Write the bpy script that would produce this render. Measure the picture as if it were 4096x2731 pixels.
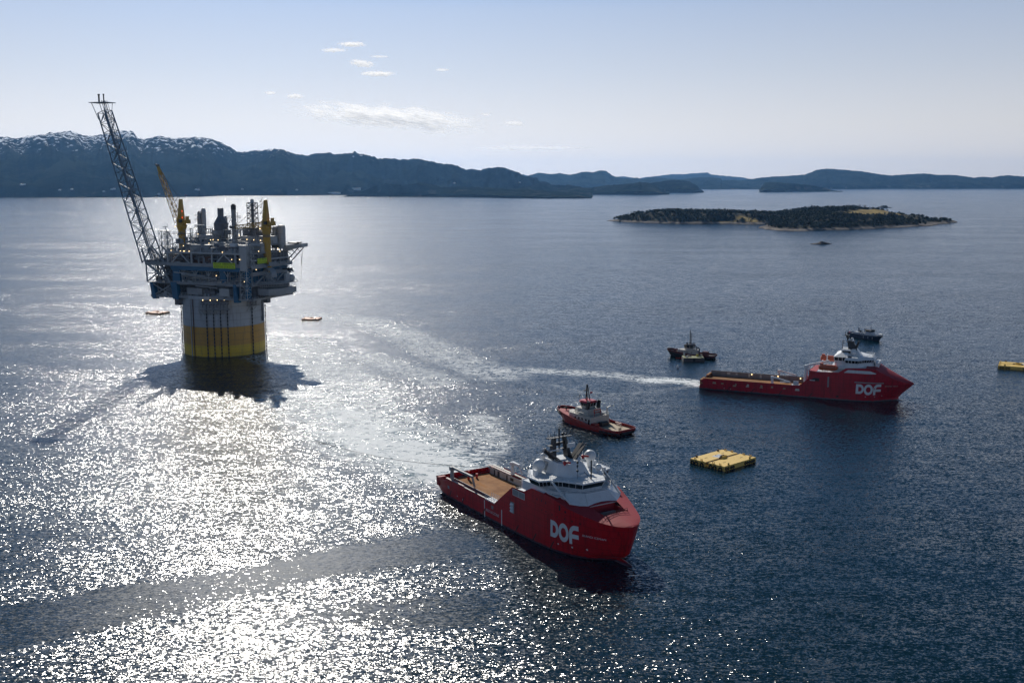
import bpy, math, random
import numpy as np
from mathutils import Vector, noise

for o in list(bpy.data.objects):
    bpy.data.objects.remove(o, do_unlink=True)
SC = bpy.context.scene
COL = SC.collection
R = math.radians

# ------------------------------------------------------------------ camera
CAM_H = 108.0
cd = bpy.data.cameras.new('camera')
cd.sensor_width = 36.0
cd.lens = 36.0 * 4180 / 4096
cd.clip_start = 1.0
cd.clip_end = 120000.0
cam = bpy.data.objects.new('camera', cd)
COL.objects.link(cam)
cam.location = (0, 0, CAM_H)
cam.rotation_euler = (R(90 - 8.718), 0, 0)
SC.camera = cam

# ------------------------------------------------------------------ sky and sun
SUN_AZ = -14.0      # degrees from +Y, negative = to the left of the view
SUN_EL = 32.0
w = bpy.data.worlds.new('World')
SC.world = w
w.use_nodes = True
wn = w.node_tree
wn.nodes.clear()
wo = wn.nodes.new('ShaderNodeOutputWorld')
bg = wn.nodes.new('ShaderNodeBackground')
sky = wn.nodes.new('ShaderNodeTexSky')
sky.sky_type = 'NISHITA'
sky.sun_disc = False
sky.sun_elevation = R(SUN_EL)
sky.sun_rotation = R(SUN_AZ)
sky.altitude = 100.0
sky.air_density = 1.0
sky.dust_density = 0.7
sky.ozone_density = 3.0
bg.inputs['Strength'].default_value = 0.075
# the spring sky is milky and white low down and deepens to blue overhead
wtc = wn.nodes.new('ShaderNodeTexCoord')
wsep = wn.nodes.new('ShaderNodeSeparateXYZ')
wn.links.new(wtc.outputs['Generated'], wsep.inputs[0])
wbw = wn.nodes.new('ShaderNodeRGBToBW')
wn.links.new(sky.outputs[0], wbw.inputs[0])
wmilk = wn.nodes.new('ShaderNodeMix'); wmilk.data_type = 'RGBA'; wmilk.blend_type = 'MULTIPLY'
wmilk.inputs[0].default_value = 1.0
wpow = wn.nodes.new('ShaderNodeMath'); wpow.operation = 'POWER'
wn.links.new(wbw.outputs[0], wpow.inputs[0]); wpow.inputs[1].default_value = 0.42
wscl = wn.nodes.new('ShaderNodeMath'); wscl.operation = 'MULTIPLY'
wn.links.new(wpow.outputs[0], wscl.inputs[0]); wscl.inputs[1].default_value = 4.15
wn.links.new(wscl.outputs[0], wmilk.inputs[6])
wtint = wn.nodes.new('ShaderNodeValToRGB')
wn.links.new(wsep.outputs[2], wtint.inputs[0])
els = wtint.color_ramp.elements
els[0].position = 0.0; els[0].color = (1.06, 1.0, 0.96, 1)
els[1].position = 0.9; els[1].color = (0.06, 0.13, 0.24, 1)
for ps, cl in ((0.05, (0.95, 0.94, 0.94, 1)), (0.10, (0.77, 0.84, 0.955, 1)), (0.155, (0.62, 0.75, 0.985, 1)), (0.185, (0.40, 0.63, 1.04, 1)), (0.23, (0.26, 0.50, 0.98, 1)), (0.31, (0.13, 0.32, 0.74, 1)), (0.5, (0.07, 0.185, 0.40, 1))):
    e_ = els.new(ps); e_.color = cl
wn.links.new(wtint.outputs[0], wmilk.inputs[7])
wn.links.new(wmilk.outputs[2], bg.inputs['Color'])
wn.links.new(bg.outputs[0], wo.inputs[0])

sd = bpy.data.lights.new('sun', 'SUN')
sd.energy = 4.0
sd.angle = R(0.53)
sd.color = (1.0, 0.95, 0.87)
sun = bpy.data.objects.new('sun', sd)
COL.objects.link(sun)
sdir = Vector((math.sin(R(SUN_AZ)) * math.cos(R(SUN_EL)), math.cos(R(SUN_AZ)) * math.cos(R(SUN_EL)), math.sin(R(SUN_EL))))
sun.rotation_euler = (-sdir).to_track_quat('-Z', 'Y').to_euler()
sun.location = (0, 0, 400)

SC.view_settings.view_transform = 'Standard'
SC.view_settings.look = 'None'
SC.view_settings.exposure = 0.0
SC.view_settings.gamma = 1.0
SC.render.film_transparent = False
SC.cycles.use_denoising = True
SC.cycles.denoiser = 'OPENIMAGEDENOISE'
SC.cycles.denoising_input_passes = 'RGB_ALBEDO_NORMAL'
SC.cycles.denoising_prefilter = 'ACCURATE'
SC.cycles.max_bounces = 8
SC.cycles.diffuse_bounces = 2
SC.cycles.glossy_bounces = 3
SC.cycles.transparent_max_bounces = 12
SC.cycles.volume_bounces = 0
SC.cycles.sample_clamp_indirect = 0.5
SC.cycles.sample_clamp_direct = 0.0
SC.cycles.use_adaptive_sampling = True
SC.cycles.adaptive_threshold = 0.008
SC.cycles.caustics_reflective = False
SC.cycles.caustics_refractive = False

# ------------------------------------------------------------------ helpers
class NT:
    """small wrapper to write node trees shortly"""
    def __init__(s, name):
        s.m = bpy.data.materials.new(name)
        s.m.use_nodes = True
        s.t = s.m.node_tree
        s.t.nodes.clear()
        s.out = s.n('ShaderNodeOutputMaterial')
    def n(s, kind, **kw):
        x = s.t.nodes.new(kind)
        for k, v in kw.items():
            setattr(x, k, v)
        return x
    def l(s, a, b):
        s.t.links.new(a, b)
    def val(s, inp, v):
        if hasattr(v, 'is_output') or hasattr(v, 'links'):
            s.l(v, inp)
        else:
            inp.default_value = v
    def math(s, op, a, b=0.0, c=0.0, clamp=False):
        x = s.n('ShaderNodeMath', operation=op)
        x.use_clamp = clamp
        for i, v in enumerate((a, b, c)):
            s.val(x.inputs[i], v)
        return x.outputs[0]
    def vmath(s, op, a, b=(0, 0, 0)):
        x = s.n('ShaderNodeVectorMath', operation=op)
        s.val(x.inputs[0], a)
        if op == 'SCALE':
            s.val(x.inputs['Scale'], b)
        else:
            s.val(x.inputs[1], b)
        return x.outputs[0]
    def noise(s, vec, scale, detail=2.0, rough=0.5, out='Fac', dim='3D'):
        x = s.n('ShaderNodeTexNoise')
        x.noise_dimensions = dim
        if vec is not None:
            s.l(vec, x.inputs['Vector'])
        s.val(x.inputs['Scale'], scale)
        x.inputs['Detail'].default_value = detail
        x.inputs['Roughness'].default_value = rough
        return x.outputs[out]
    def mapping(s, vec, scale=(1, 1, 1), rot=(0, 0, 0), loc=(0, 0, 0)):
        x = s.n('ShaderNodeMapping')
        s.l(vec, x.inputs['Vector'])
        x.inputs['Scale'].default_value = scale
        x.inputs['Rotation'].default_value = rot
        x.inputs['Location'].default_value = loc
        return x.outputs[0]
    def ramp(s, fac, lo, hi):
        x = s.n('ShaderNodeMapRange')
        x.interpolation_type = 'SMOOTHSTEP'
        s.val(x.inputs['Value'], fac)
        s.val(x.inputs['From Min'], lo)
        s.val(x.inputs['From Max'], hi)
        return x.outputs[0]
    def mix(s, fac, a, b):
        x = s.n('ShaderNodeMix', data_type='RGBA')
        s.val(x.inputs[0], fac)
        for i, v in ((6, a), (7, b)):
            if isinstance(v, tuple):
                x.inputs[i].default_value = (*v[:3], 1)
            else:
                s.l(v, x.inputs[i])
        return x.outputs[2]
    def attr(s, name):
        x = s.n('ShaderNodeAttribute')
        x.attribute_name = name
        return x
    def bsdf(s, color, rough=0.5, metal=0.0, normal=None, spec=None):
        x = s.n('ShaderNodeBsdfPrincipled')
        if isinstance(color, tuple):
            x.inputs['Base Color'].default_value = (*color[:3], 1)
        else:
            s.l(color, x.inputs['Base Color'])
        s.val(x.inputs['Roughness'], rough)
        s.val(x.inputs['Metallic'], metal)
        if normal is not None:
            s.l(normal, x.inputs['Normal'])
        if spec is not None:
            x.inputs['Specular IOR Level'].default_value = spec
        return x.outputs[0]
    def done(s, sh, vol=None):
        s.l(sh, s.out.inputs[0])
        return s.m

def paint(name, col, rough=0.45, dirt=0.25, dirtcol=None, scale=0.35, metal=0.0, streak=True, streakcol=None, streakamt=0.0):
    """painted steel: uneven colour in large patches, vertical runs, optional rust"""
    t = NT(name)
    tc = t.n('ShaderNodeTexCoord').outputs['Object']
    d = dirtcol or tuple(c * 0.55 for c in col)
    n1 = t.noise(tc, scale, 5, 0.62)
    f1 = t.math('MULTIPLY', t.ramp(n1, 0.38, 0.72), dirt)
    c = t.mix(f1, col, d)
    if streak:
        st = t.noise(t.mapping(tc, scale=(1.6, 1.6, 0.09)), 1.0, 4, 0.6)
        f2 = t.math('MULTIPLY', t.ramp(st, 0.5, 0.75), max(dirt * 0.8, streakamt))
        c = t.mix(f2, c, streakcol or d)
    r = t.math('ADD', rough - 0.08, t.math('MULTIPLY', n1, 0.16))
    b = t.n('ShaderNodeBump')
    b.inputs['Strength'].default_value = 0.25
    b.inputs['Distance'].default_value = 0.05
    t.l(t.noise(tc, 1.3, 2), b.inputs['Height'])
    return t.done(t.bsdf(c, r, metal, b.outputs[0]))

def emit(name, col, strength):
    t = NT(name)
    e = t.n('ShaderNodeEmission')
    e.inputs[0].default_value = (*col, 1)
    e.inputs[1].default_value = strength
    return t.done(e.outputs[0])

class MB:
    """collects simple shapes into one mesh"""
    def __init__(s):
        s.v = []
        s.f = []
    def add(s, vs, fs):
        k = len(s.v)
        if not hasattr(s, 'p'):
            s.p = []
        s.p.append((k, len(s.f)))
        s.v += [tuple(map(float, p)) for p in vs]
        s.f += [tuple(i + k for i in f) for f in fs]
        return s
    def box(s, c, d, rz=0.0, taper=1.0):
        x, y, z = d[0] / 2, d[1] / 2, d[2] / 2
        ca, sa = math.cos(rz), math.sin(rz)
        vs = []
        for k, q in ((-1, 1.0), (1, taper)):
            for i, j in ((-1, -1), (1, -1), (1, 1), (-1, 1)):
                px, py = i * x * q, j * y * q
                vs.append((c[0] + px * ca - py * sa, c[1] + px * sa + py * ca, c[2] + k * z))
        return s.add(vs, [(3, 2, 1, 0), (4, 5, 6, 7), (0, 1, 5, 4), (1, 2, 6, 5), (2, 3, 7, 6), (3, 0, 4, 7)])
    def span(s, a, b):
        return s.box([(a[i] + b[i]) / 2 for i in range(3)], [abs(b[i] - a[i]) for i in range(3)])
    def tube(s, p, q, r, n=6, r2=None, cap=True):
        p, q = Vector(p), Vector(q)
        d = q - p
        if d.length < 1e-6:
            return s
        d.normalize()
        a = d.orthogonal().normalized()
        if abs(d.z) < 0.99:
            a = d.cross(Vector((0, 0, 1))).normalized()
        b = d.cross(a)
        r2 = r if r2 is None else r2
        off = math.pi / n
        vs = []
        for c, rr in ((p, r), (q, r2)):
            for i in range(n):
                t = 2 * math.pi * i / n + off
                vs.append(c + a * (math.cos(t) * rr) + b * (math.sin(t) * rr))
        fs = [(i, (i + 1) % n, n + (i + 1) % n, n + i) for i in range(n)]
        if cap:
            fs += [tuple(range(n - 1, -1, -1)), tuple(range(n, 2 * n))]
        return s.add(vs, fs)
    def bar(s, p, q, w=0.3):
        return s.tube(p, q, w * 0.7071, 4)
    def path(s, pts, r, n=6):
        for a, b in zip(pts[:-1], pts[1:]):
            s.tube(a, b, r, n)
        return s
    def lathe(s, prof, c=(0, 0, 0), n=16, cap=True):
        vs, fs = [], []
        for r, z in prof:
            for i in range(n):
                t = 2 * math.pi * i / n
                vs.append((c[0] + r * math.cos(t), c[1] + r * math.sin(t), c[2] + z))
        for j in range(len(prof) - 1):
            for i in range(n):
                k = (i + 1) % n
                fs.append((j * n + i, j * n + k, (j + 1) * n + k, (j + 1) * n + i))
        if cap:
            fs += [tuple(range(n - 1, -1, -1)), tuple(range((len(prof) - 1) * n, len(prof) * n))]
        return s.add(vs, fs)
    def ball(s, c, r, n=12, sz=1.0):
        m = n // 2
        prof = [(max(1e-3, r * math.sin(math.pi * i / m)), -r * sz * math.cos(math.pi * i / m)) for i in range(m + 1)]
        return s.lathe(prof, c, n)
    def loft(s, lo, hi, cap=True):
        """two polygons (3D, counter-clockwise from above) of the same length"""
        n = len(lo)
        fs = [(i, (i + 1) % n, n + (i + 1) % n, n + i) for i in range(n)]
        if cap:
            fs += [tuple(range(n - 1, -1, -1)), tuple(range(n, 2 * n))]
        return s.add(list(lo) + list(hi), fs)
    def prism(s, poly, z0, z1):
        return s.loft([(x, y, z0) for x, y in poly], [(x, y, z1) for x, y in poly])
    def slab(s, prof, y0, y1):
        """profile in x,z pulled along y"""
        n = len(prof)
        vs = [(x, y0, z) for x, z in prof] + [(x, y1, z) for x, z in prof]
        fs = [(i, (i + 1) % n, n + (i + 1) % n, n + i) for i in range(n)]
        return s.add(vs, fs + [tuple(range(n - 1, -1, -1)), tuple(range(n, 2 * n))])
    def rail(s, pts, h=1.1, step=2.0, r=0.05, mids=2):
        for a, b in zip(pts[:-1], pts[1:]):
            a, b = Vector(a), Vector(b)
            L = (b - a).length
            k = max(1, int(L / step))
            for i in range(k + 1):
                p = a.lerp(b, i / k)
                s.tube(p, p + Vector((0, 0, h)), r, 3)
            for m in range(mids):
                z = Vector((0, 0, h * (m + 1) / mids))
                s.tube(a + z, b + z, r, 3)
        return s
    def truss(s, a, b, wa, wb, bays, r, rb, side=None):
        """square lattice boom from a to b, width wa -> wb; returns self"""
        a, b = Vector(a), Vector(b)
        d = (b - a).normalized()
        u = Vector(side).normalized() if side else d.cross(Vector((0, 0, 1))).normalized()
        u = (u - d * u.dot(d)).normalized()
        v = d.cross(u)
        def c(t, i):
            w_ = (wa + (wb - wa) * t) / 2
            sx, sy = ((-1, -1), (1, -1), (1, 1), (-1, 1))[i % 4]
            return a.lerp(b, t) + u * (sx * w_) + v * (sy * w_)
        for i in range(4):
            s.tube(c(0, i), c(1, i), r, 5)
        for k in range(bays):
            t0, t1 = k / bays, (k + 1) / bays
            for i in range(4):
                s.tube(c(t1, i), c(t1, i + 1), rb, 4)
                if (k + i) % 2:
                    s.tube(c(t0, i), c(t1, i + 1), rb, 4)
                else:
                    s.tube(c(t0, i + 1), c(t1, i), rb, 4)
        return s
    def build_each(s, name, mat, parent=None, smooth=False):
        """every added shape becomes an object of its own"""
        ends = s.p[1:] + [(len(s.v), len(s.f))]
        out = []
        for (v0, f0), (v1, f1) in zip(s.p, ends):
            b = MB()
            b.v = s.v[v0:v1]
            b.f = [tuple(i - v0 for i in f) for f in s.f[f0:f1]]
            out.append(b.build(name, mat, parent, smooth))
        return out
    def build(s, name, mat, parent=None, smooth=False, label=None):
        me = bpy.data.meshes.new(name)
        me.from_pydata(s.v, [], s.f)
        me.update()
        if smooth:
            me.polygons.foreach_set('use_smooth', [True] * len(me.polygons))
        if mat is not None:
            me.materials.append(mat)
        o = bpy.data.objects.new(name, me)
        COL.objects.link(o)
        if parent is not None:
            o.parent = parent
        if label:
            o['label'] = label
        return o

def tag(o, label=None, cat=None, group=None, kind=None):
    if label: o['label'] = label
    if cat: o['category'] = cat
    if group: o['group'] = group
    if kind: o['kind'] = kind
    return o

def thing(name, label, cat, loc=(0, 0, 0), rz=0.0, group=None):
    o = bpy.data.objects.new(name, None)
    o.empty_display_size = 1.0
    COL.objects.link(o)
    o.location = loc
    o.rotation_euler = (0, 0, rz)
    return tag(o, label, cat, group)

def copy_tree(o, parent=None):
    c = o.copy()
    COL.objects.link(c)
    if parent is not None:
        c.parent = parent
    for ch in list(o.children):
        copy_tree(ch, c)
    return c

def text_words(vs, fs):
    """splits lettering at its blanks: a list of (verts, faces), one per word"""
    h = max(v.y for v in vs) - min(v.y for v in vs)
    spans = sorted((min(vs[i].x for i in f), max(vs[i].x for i in f)) for f in fs)
    cuts, right = [], spans[0][1]
    for a, b in spans:
        if a - right > h * .28:
            cuts.append((a + right) / 2)
        right = max(right, b)
    out = {}
    for f in fs:
        out.setdefault(sum(1 for c in cuts if vs[f[0]].x > c), []).append(f)
    res = []
    for k in sorted(out):
        ids = sorted({i for f in out[k] for i in f})
        mp = {i: n for n, i in enumerate(ids)}
        res.append(([vs[i] for i in ids], [tuple(mp[i] for i in f) for f in out[k]]))
    return res

def text_mesh(body, size, mat_name_dummy=None, extrude=0.02):
    """flat lettering as a list of (verts, faces); x to the right, y up, centred"""
    cu = bpy.data.curves.new('lettering', 'FONT')
    cu.body = body
    cu.size = size
    cu.align_x = 'CENTER'
    cu.align_y = 'CENTER'
    cu.resolution_u = 3
    o = bpy.data.objects.new('lettering', cu)
    COL.objects.link(o)
    dg = bpy.context.evaluated_depsgraph_get()
    me = bpy.data.meshes.new_from_object(o.evaluated_get(dg))
    vs = [v.co.copy() for v in me.vertices]
    fs = [tuple(p.vertices) for p in me.polygons]
    bpy.data.objects.remove(o, do_unlink=True)
    bpy.data.curves.remove(cu)
    bpy.data.meshes.remove(me)
    return vs, fs

# ==================================================================== SEA
LAYERS = [
 ('mountains', [(-12500, 8200, 300), (-10500, 9000, 430), (-8800, 9400, 380), (-7600, 9600, 460), (-6500, 9600, 420), (-5800, 9600, 450), (-5186, 9600, 475), (-4892, 9600, 484), (-4620, 9600, 506), (-4555, 9600, 502), (-4485, 9600, 484), (-4404, 9600, 502), (-4302, 9600, 520), (-4187, 9600, 523), (-4100, 9600, 537), (-3983, 9600, 556), (-3913, 9600, 537), (-3864, 9600, 512), (-3756, 9600, 516), (-3654, 9600, 530), (-3567, 9600, 549), (-3473, 9600, 565), (-3416, 9600, 554), (-3380, 9600, 488), (-3327, 9600, 471), (-3268, 9600, 488), (-3181, 9600, 502), (-3124, 9600, 502), (-3067, 9600, 488), (-2995, 9600, 492), (-2894, 9600, 498), (-2836, 9600, 502), (-2764, 9600, 495), (-2693, 9600, 476), (-2608, 9600, 441), (-2552, 9600, 417), (-2496, 9600, 374), (-2453, 9600, 363), (-2380, 9600, 374), (-2294, 9600, 382), (-2207, 9600, 391), (-2106, 9600, 396), (-2049, 9600, 374), (-1963, 9600, 353), (-1918, 9600, 339), (-1820, 9600, 342), (-1697, 9600, 361), (-1591, 9600, 347), (-1493, 9600, 350), (-1379, 9600, 337), (-1264, 9600, 326), (-1212, 9600, 305), (-1117, 9600, 315), (-1028, 9600, 302), (-938, 9600, 310), (-839, 9600, 302), (-676, 9600, 270), (-562, 9600, 262), (-480, 9600, 237), (-415, 9600, 208), (-382, 9600, 213), (-284, 9600, 210), (-235, 9600, 224), (-104, 9600, 234), (-38, 9600, 221), (28, 9600, 189), (109, 9600, 160), (192, 9600, 124), (290, 9600, 97), (405, 9600, 72), (537, 9600, 46)],
  [(-9600, 6200), (-6200, 6700), (-3720, 6829), (-3365, 6932), (-2872, 6932), (-2415, 7038), (-2147, 7260), (-2144, 7882), (-1677, 7882), (-1292, 8161), (-1099, 8462), (-526, 8955), (580, 9711)], 1),
 ('headland', [(-1183, 7400, 3), (-1155, 7400, 18), (-1106, 7400, 30), (-1043, 7400, 43), (-1004, 7400, 54), (-953, 7400, 80), (-877, 7400, 92), (-776, 7400, 80), (-675, 7400, 78), (-599, 7400, 75), (-498, 7400, 63), (-371, 7400, 70), (-270, 7400, 69), (-143, 7400, 63), (-29, 7400, 50), (85, 7400, 43), (211, 7400, 35), (338, 7400, 30), (490, 7400, 30), (566, 7400, 23)],
  [(-1213, 7586), (-845, 7324), (-341, 7867), (-35, 8852), (280, 9237), (697, 9105)], 0.3),
 ('headland', [(-186, 8800, 33), (40, 8800, 54), (176, 8800, 75), (236, 8800, 87), (371, 8800, 72), (492, 8800, 75), (612, 8800, 48), (703, 8800, 60), (793, 8800, 72), (928, 8800, 77), (1063, 8800, 100), (1139, 8800, 93), (1214, 8800, 66), (1260, 8800, 39), (1313, 8800, 13)],
  [(-192, 9105), (509, 9105), (1006, 9373), (1441, 9657)], 0.3),
 ('headland', [(919, 10200, 70), (1163, 10200, 82), (1268, 10200, 77), (1441, 10200, 108), (1563, 10200, 118), (1650, 10200, 115), (1721, 10200, 96), (1791, 10200, 60), (1854, 10200, 11)],
  [(927, 10280), (1479, 10449), (1997, 10989)], 0.3),
 ('hills', [(18, 15500, 134), (243, 15500, 186), (402, 15500, 231), (574, 15500, 205), (680, 15500, 220), (865, 15500, 199), (931, 15500, 212), (1023, 15500, 244), (1169, 15500, 233), (1301, 15500, 265), (1367, 15500, 252), (1474, 15500, 186), (1633, 15500, 147), (1739, 15500, 144), (1819, 15500, 158), (1898, 15500, 134), (2057, 15500, 163), (2216, 15500, 155), (2322, 15500, 139), (2508, 15500, 134), (2719, 15500, 155), (2931, 15500, 160), (3122, 15500, 139), (3068, 15500, 115), (3228, 15500, 93), (3452, 15500, 80), (3645, 15500, 42)],
  [(-157, 13776), (1520, 14201), (3369, 14201)], 0.5),
 ('mountains', [(110, 24000, 216), (258, 24000, 260), (406, 24000, 221), (702, 24000, 172), (2380, 24000, 201), (2527, 24000, 216), (2676, 24000, 192), (2849, 24000, 162), (2972, 24000, 182), (3366, 24000, 231), (3686, 24000, 265), (3908, 24000, 260), (4055, 24000, 279), (4252, 24000, 289), (4425, 24000, 299), (4500, 24000, 260), (4698, 24000, 235), (4945, 24000, 216), (5192, 24000, 192), (5416, 24000, 153), (5639, 24000, 133), (5935, 24000, 133)],
  [(-223, 19645), (5124, 19645)], 0.6),
 ('hills', [(3176, 16200, 33), (3374, 16200, 99), (3540, 16200, 122), (3639, 16200, 138), (3805, 16200, 148), (4004, 16200, 174), (4170, 16200, 181), (4469, 16200, 204), (4568, 16200, 237), (4665, 16200, 279), (4798, 16200, 296), (4998, 16200, 286), (5198, 16200, 270), (5365, 16200, 253), (5601, 16200, 214), (5835, 16200, 191), (6000, 16200, 207), (6233, 16200, 220), (6400, 16200, 214), (6534, 16200, 197), (6683, 16200, 207), (6934, 16200, 181), (7102, 16200, 158), (7235, 16200, 171), (7369, 16200, 158), (7500, 16200, 187), (7666, 16200, 191), (7840, 16200, 178), (8066, 16200, 184), (8535, 16200, 151), (9600, 16200, 190), (11200, 16000, 150), (13000, 15500, 210), (14500, 15000, 140)],
  [(2764, 14201), (4275, 14423), (5823, 14888), (8068, 15133), (11500, 13200)], 0.5),
 ('islet', [(2576, 11000, 39), (2598, 11000, 66), (2631, 11000, 86), (2744, 11000, 95), (2834, 11000, 88), (2925, 11000, 84), (3107, 11000, 64), (3267, 11000, 39), (3336, 11000, 12), (3445, 11000, -1)],
  [(3041, 12982), (2950, 11081), (3225, 10854), (3331, 10636)], 0.3),
]
ISLAND_FRONT = [(265, 2858), (317, 2780), (354, 2738), (429, 2686), (494, 2686), (563, 2686), (607, 2647), (642, 2657), (577, 2439), (577, 2328), (603, 2290), (632, 2283), (733, 2351), (817, 2390), (921, 2473), (1027, 2571), (1167, 2759)]
SKERRIES = [((513, 1808), (563, 1827)), ((1505, 4321), (1548, 4295))]
CALM = [[(-135.4, 256.2), (-120.5, 261.9), (-109.3, 270.2), (-82.7, 280.6), (-55.4, 299.2), (-36.9, 307.8), (-22, 318), (-8, 312), (-6, 297), (-22, 286), (-50.7, 272.5), (-66.1, 261.9), (-79.7, 250), (-98, 240.3), (-108.3, 233.7), (-120.6, 226.2)],
 [(-73.5, 247.3), (-48.3, 259), (-26.2, 264.8), (-3.1, 269.4), (-0, 252), (-8, 240.3), (-23.8, 239.1), (-45, 239.7), (-66.2, 240.3)]]
FOAM = [
 ([(-27.7, 379.9), (-33.8, 394), (-45.5, 413.1), (-56.5, 419.1), (-67.6, 438.4)], 16, 1),
 ([(-25, 394), (-35.4, 413.1), (-44.7, 425.4), (-55.7, 438.4), (-67.7, 462), (-78.9, 482.7)], 14, 0.95),
 ([(-19.6, 401.4), (-30.1, 425.4), (-40.4, 447.6), (-50.7, 462), (-66.9, 499.4), (-82.1, 536.5)], 11, 0.6),
 ([(-67.6, 438.4), (-79.3, 457.1), (-94, 488.1), (-108.3, 511.2)], 18, 0.55),
 ([(-82.1, 536.5), (-102.5, 587), (-125.4, 647.8), (-152, 699.2)], 22, 0.45),
 ([(-6.8, 579.3), (-38.4, 638.4), (-80.8, 746.5), (-117.6, 815.2), (-173, 846.3)], 18, 0.35),
 ([(100, 553.5), (94.5, 560.6), (86.8, 564.3), (75.6, 562.8)], 6, 1),
 ([(75.8, 564.3), (56.6, 579.3), (36, 587), (7.5, 595), (-21.1, 587)], 9, 0.38),
 ([(98.8, 546.6), (78.7, 536.5), (57.7, 523.5), (39, 529.9), (20.4, 550)], 5, 0.2),
 ([(48.9, 436.2), (58.2, 429.7), (68.1, 425.4)], 4, 0.16),
 ([(68.8, 429.7), (80.9, 438.4), (95.4, 457.1)], 4, 0.08),
 ([(69.2, 348.6), (70.8, 334.7), (72.4, 319.4)], 4, 0.12),
]


def seg_dist(X, Y, pts):
    best = np.full(X.shape, 1e9)
    for (ax, ay), (bx, by) in zip(pts[:-1], pts[1:]):
        dx, dy = bx - ax, by - ay
        t = np.clip(((X - ax) * dx + (Y - ay) * dy) / (dx * dx + dy * dy + 1e-9), 0, 1)
        best = np.minimum(best, np.hypot(X - ax - t * dx, Y - ay - t * dy))
    return best

def inside(X, Y, poly):
    ins = np.zeros(X.shape, bool)
    n = len(poly)
    for i in range(n):
        x1, y1 = poly[i]
        x2, y2 = poly[(i + 1) % n]
        c = ((y1 > Y) != (y2 > Y)) & (X < (x2 - x1) * (Y - y1) / (y2 - y1 + 1e-9) + x1)
        ins ^= c
    return ins

def smooth(a):
    a = np.clip(a, 0, 1)
    return a * a * (3 - 2 * a)

xs = np.concatenate([[-60000, -20000, -8000, -3000, -1200, -700], np.arange(-400, 401, 2.5), [700, 1200, 3000, 8000, 20000, 60000]])
ys = np.concatenate([[-3000, 0, 120], np.arange(190, 901, 2.5), [1000, 1200, 1600, 2200, 3000, 4500, 7000, 12000, 20000, 40000, 90000]])
GX, GY = np.meshgrid(xs, ys)
nx, ny = len(xs), len(ys)
calm = np.zeros(GX.shape)
for poly, a in zip(CALM, (1.0, 0.72)):
    d = seg_dist(GX, GY, poly + poly[:1])
    d = np.where(inside(GX, GY, poly), d, -d)
    calm = np.maximum(calm, a * smooth((d + 5) / 13))
foam = np.zeros(GX.shape)
FOAM += [([(-46, 412), (-60, 445), (-80, 480), (-104, 520)], 20, .62), ([(-60, 470), (-90, 560), (-128, 640)], 16, .5), ([(-20, 385), (-8, 420), (-14, 470)], 9, .42), ([(-150, 640), (-120, 600), (-96, 560)], 14, .45), ([(-40, 560), (-90, 640)], 14, .36)]
for pts, wd, a in FOAM:
    foam = np.maximum(foam, a * smooth(1.15 - seg_dist(GX, GY, pts) / (wd * 1.75)))
# churned water round the platform's lee and along the towing wakes
wash = np.zeros(GX.shape)
for pts, wd, a in (([(-150, 600), (-90, 520), (-60, 450)], 70, 0.8), ([(-230, 560), (-120, 480)], 60, 0.5)):
    wash = np.maximum(wash, a * smooth(1 - seg_dist(GX, GY, pts) / wd))
me = bpy.data.meshes.new('sea')
V = np.stack([GX.ravel(), GY.ravel(), np.zeros(GX.size)], 1)
me.vertices.add(len(V))
me.vertices.foreach_set('co', V.ravel())
ii = (np.arange(ny - 1)[:, None] * nx + np.arange(nx - 1)[None, :]).ravel()
F4 = np.stack([ii, ii + 1, ii + nx + 1, ii + nx], 1).astype(np.int32)
me.loops.add(F4.size)
me.loops.foreach_set('vertex_index', F4.ravel())
me.polygons.add(len(F4))
me.polygons.foreach_set('loop_start', np.arange(0, F4.size, 4, dtype=np.int32))
me.update(calc_edges=True)
for nm, arr in (('calm', calm), ('foam', foam), ('wash', wash)):
    at = me.attributes.new(nm, 'FLOAT', 'POINT')
    at.data.foreach_set('value', arr.ravel().astype(np.float32))
t = NT('sea_water')
pos = t.n('ShaderNodeNewGeometry').outputs['Position']
a_calm, a_foam, a_wash = (t.attr(k).outputs['Fac'] for k in ('calm', 'foam', 'wash'))
cn = t.noise(t.mapping(pos, scale=(1 / 26, 1 / 8, 1), rot=(0, 0, R(-22))), 1.0, 4, .6)
a_calm = t.ramp(t.math('MULTIPLY', a_calm, t.math('ADD', .62, t.math('MULTIPLY', cn, .8))), .12, .95)
# gusts: long streaks of rougher and smoother water
g1 = t.noise(t.mapping(pos, scale=(1 / 420, 1 / 130, 1), rot=(0, 0, R(8))), 1.0, 4, 0.55)
g2 = t.noise(t.mapping(pos, scale=(1 / 70, 1 / 38, 1), rot=(0, 0, R(-12))), 1.0, 3, 0.55)
gust = t.math('ADD', t.math('MULTIPLY', t.ramp(g1, 0.3, 0.7), 0.45), t.math('MULTIPLY', t.ramp(g2, 0.32, 0.68), 0.35))
gust = t.math('ADD', gust, 0.55)
gust = t.math('MULTIPLY', gust, t.math('SUBTRACT', 1.0, t.math('MULTIPLY', a_calm, 0.60)))
gust = t.math('MULTIPLY', gust, t.math('ADD', 1.0, t.math('MULTIPLY', a_wash, 0.55)))
WAVES = (  # size along crest, size across crest, turn, slope across, slope along
    (17.0, 8.0, 7, 0.07, 0.05),
    (4.6, 2.1, -9, 0.13, 0.13),
    (1.5, 0.8, 14, 0.24, 0.36),
    (0.55, 0.33, -4, 0.23, 0.37),
)
acc = None
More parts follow.
